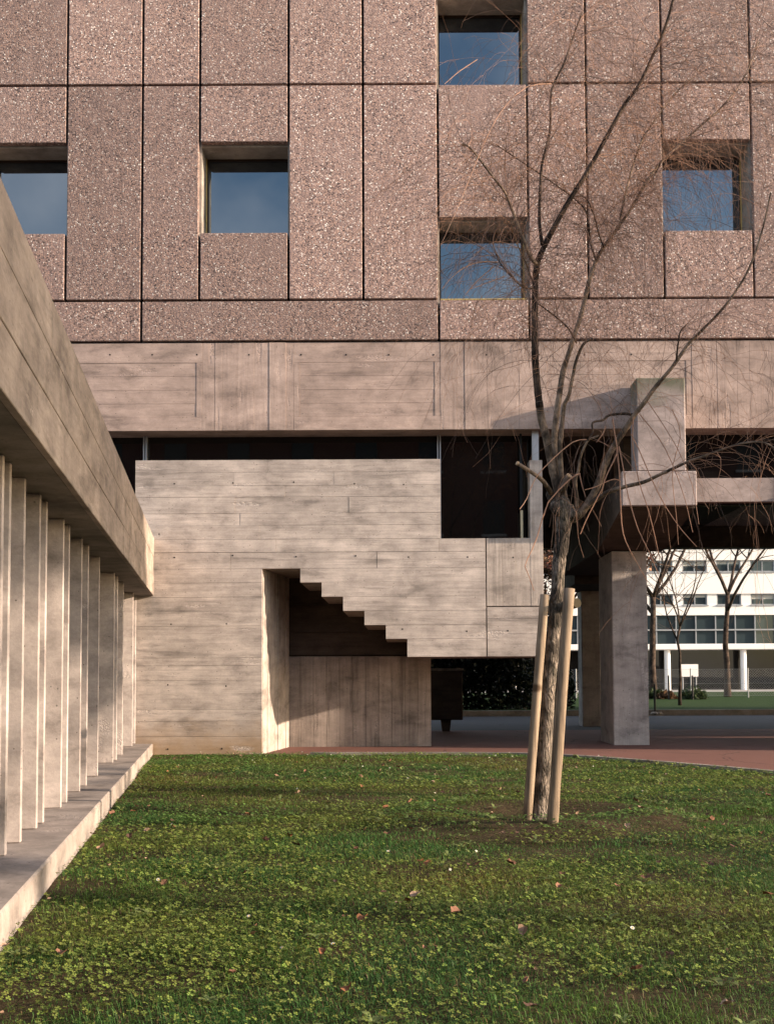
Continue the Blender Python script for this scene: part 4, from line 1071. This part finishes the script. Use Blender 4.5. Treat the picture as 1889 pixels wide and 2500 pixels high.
# rosettes of broad leaves (dandelion, plantain)
wx_, wy_, wd_ = scatter(lambda d, x, y: 0.03 + 0.10 * np.exp(-((y + 2.6) / 1.3) ** 2) + 0.05 * np.exp(-((tree_d(x, y) - .9) / .5) ** 2), 26000, r)
keep = r.permutation(len(wx_))[:900]; wx_, wy_ = wx_[keep], wy_[keep]
Vs, Ts, Cs = [], [], []; vb = 0
for x, y in zip(wx_, wy_):
    z = float(lawn_z(x, y)); nlf = r.integers(4, 8); a0_ = r.uniform(0, 6.28); L0 = r.uniform(0.028, 0.062); colr = np.array([0.17, 0.21, 0.07]) * r.uniform(.7, 1.4)
    for k in range(nlf):
        a = a0_ + k * 6.28 / nlf + r.uniform(-.3, .3); L = L0 * r.uniform(.7, 1.2); w = L * r.uniform(.13, .2); up = r.uniform(.25, .8)
        d_ = np.array([np.cos(a), np.sin(a)]); s_ = np.array([-d_[1], d_[0]])
        for t, ww, zz_ in ((0, .3, 0), (.45, 1, up * .6), (.8, .8, up * .7), (1, .05, up * .55)):
            for sg_ in (-1, 1):
                q = d_ * L * t + s_ * w * ww * sg_; Vs.append((x + q[0], y + q[1], z + 0.004 + zz_ * L)); Cs.append(colr)
        for m_ in range(3):
            b0 = vb + m_ * 2; Ts += [(b0, b0 + 1, b0 + 3), (b0, b0 + 3, b0 + 2)]
        vb += 8
wo = np_mesh('lawn_weeds', np.array(Vs), np.array(Ts), np.array(Cs), M['clover'])
wo['kind'] = 'stuff'; tag(wo, 'broad leaved dandelion and plantain rosettes scattered through the lawn', 'weeds')

# fallen leaves
def leaf_mesh(name, seed, col):
    rr = random.Random(seed); n = 12; vs = [(0, 0, 0.2)]; cu = rr.uniform(.3, .9); cv = rr.uniform(-.2, .5)
    for i in range(n):
        a = 2 * math.pi * i / n; rad = rr.uniform(.62, 1.08); x_, y_ = math.cos(a) * rad, math.sin(a) * rad * .72
        vs.append((x_, y_, 0.2 + cu * y_ * y_ * 1.6 + cv * x_ * x_ + rr.uniform(-.08, .12)))
    me = bpy.data.meshes.new(name); me.from_pydata(vs, [], [(0, 1 + i, 1 + (i + 1) % n) for i in range(n)])
    ca = me.color_attributes.new('tint', 'FLOAT_COLOR', 'POINT')
    for i in range(n + 1): 
        k = rr.uniform(.7, 1.2); ca.data[i].color = (col[0] * k, col[1] * k, col[2] * k, 1)
    me.materials.append(M['leaf']); return me
LM = [leaf_mesh('fallen_leaf', i, c) for i, c in enumerate([(.19, .095, .06), (.14, .075, .045), (.27, .17, .11), (.075, .042, .03), (.22, .095, .045), (.32, .22, .155)])]
lx_, ly_, ld_ = scatter(lambda d, x, y: np.clip((5.0 / d) ** 0.9, 0, 1) * (0.25 + 0.9 * vnoise(x, y, 1.4, 51)), 3600, r)
vis = [i for i in range(len(lx_)) if 0 < pix((lx_[i], ly_[i], 0))[0] < 1889 and pix((lx_[i], ly_[i], 0))[1] < 2500]
lx_, ly_, ld_ = lx_[vis], ly_[vis], ld_[vis]
for i in range(min(len(lx_), 298)):
    o = bpy.data.objects.new('fallen_leaf', LM[i % len(LM)]); COL.objects.link(o)
    s = random.choice([0.011, 0.014, 0.017, 0.021, 0.027]) * (1.15 - 0.3 * min(1, ld_[i] / 14)); o.scale = (s, s, s)
    o.location = (lx_[i], ly_[i], float(lawn_z(lx_[i], ly_[i])) + random.uniform(0.020, 0.034))
    o.rotation_euler = (random.uniform(-.5, .5), random.uniform(-.5, .5), random.uniform(0, 6.28))
    tint = ['reddish brown', 'dark brown', 'pale tan', 'nearly black', 'rust orange', 'bleached beige'][i % 6]; q = o.location
    where = 'by the edge of the left wing' if q.x < WL.x - q.y * 0.155 + 0.5 else 'near the foot of the stair wall' if q.y > -3.2 else 'around the willow' if tree_d(q.x, q.y) < 1.3 else 'in the nearest grass' if q.y < -9.2 else 'in the middle of the lawn'
    tag(o, '%s %s dry leaf lying on the lawn %s' % ('larger' if s > 0.0165 else 'small', tint, where), 'leaf', 'fallen leaves on the lawn')
# daisies
dm = MB(); 
for k in range(10):
    a = k * 0.628; dm.v += [(0.1 * math.cos(a - .2), 0.1 * math.sin(a - .2), 0), (math.cos(a - .2), math.sin(a - .2), .2), (math.cos(a + .2), math.sin(a + .2), .2), (0.1 * math.cos(a + .2), 0.1 * math.sin(a + .2), 0)]
    dm.f.append((4 * k, 4 * k + 1, 4 * k + 2, 4 * k + 3))
pm = bpy.data.meshes.new('daisy'); pm.from_pydata(dm.v, [], dm.f); pm.materials.append(M['petal'])
ym = MB().tube([(0, 0, 0), (0, 0, .2), (0, 0, .32)], [.38, .34, .12], 8); ymm = bpy.data.meshes.new('flower_centre'); ymm.from_pydata(ym.v, [], ym.f); ymm.materials.append(M['yolk'])
dx_, dy_, dd_ = scatter(lambda d, x, y: 0.2 + 0.4 * np.exp(-((y + 1.6) / 1.5) ** 2), 420, r)
for i in range(min(len(dx_), 70)):
    o = bpy.data.objects.new('daisy', pm); COL.objects.link(o); s = random.uniform(.005, .0085); o.scale = (s, s, s)
    o.location = (dx_[i], dy_[i], float(lawn_z(dx_[i], dy_[i])) + random.uniform(.025, .045)); o.rotation_euler = (random.uniform(.2, .9), random.uniform(-.3, .3), random.uniform(-.6, .6))
    where = 'near the foot of the stair wall' if dy_[i] > -3.2 else 'around the willow' if tree_d(dx_[i], dy_[i]) < 1.3 else 'in the nearest grass' if dy_[i] < -9.2 else 'in the middle of the lawn'
    tag(o, 'tiny white daisy flowering ' + where, 'flower', 'daisies in the lawn')
    c = bpy.data.objects.new('flower_centre', ymm); COL.objects.link(c); c.parent = o
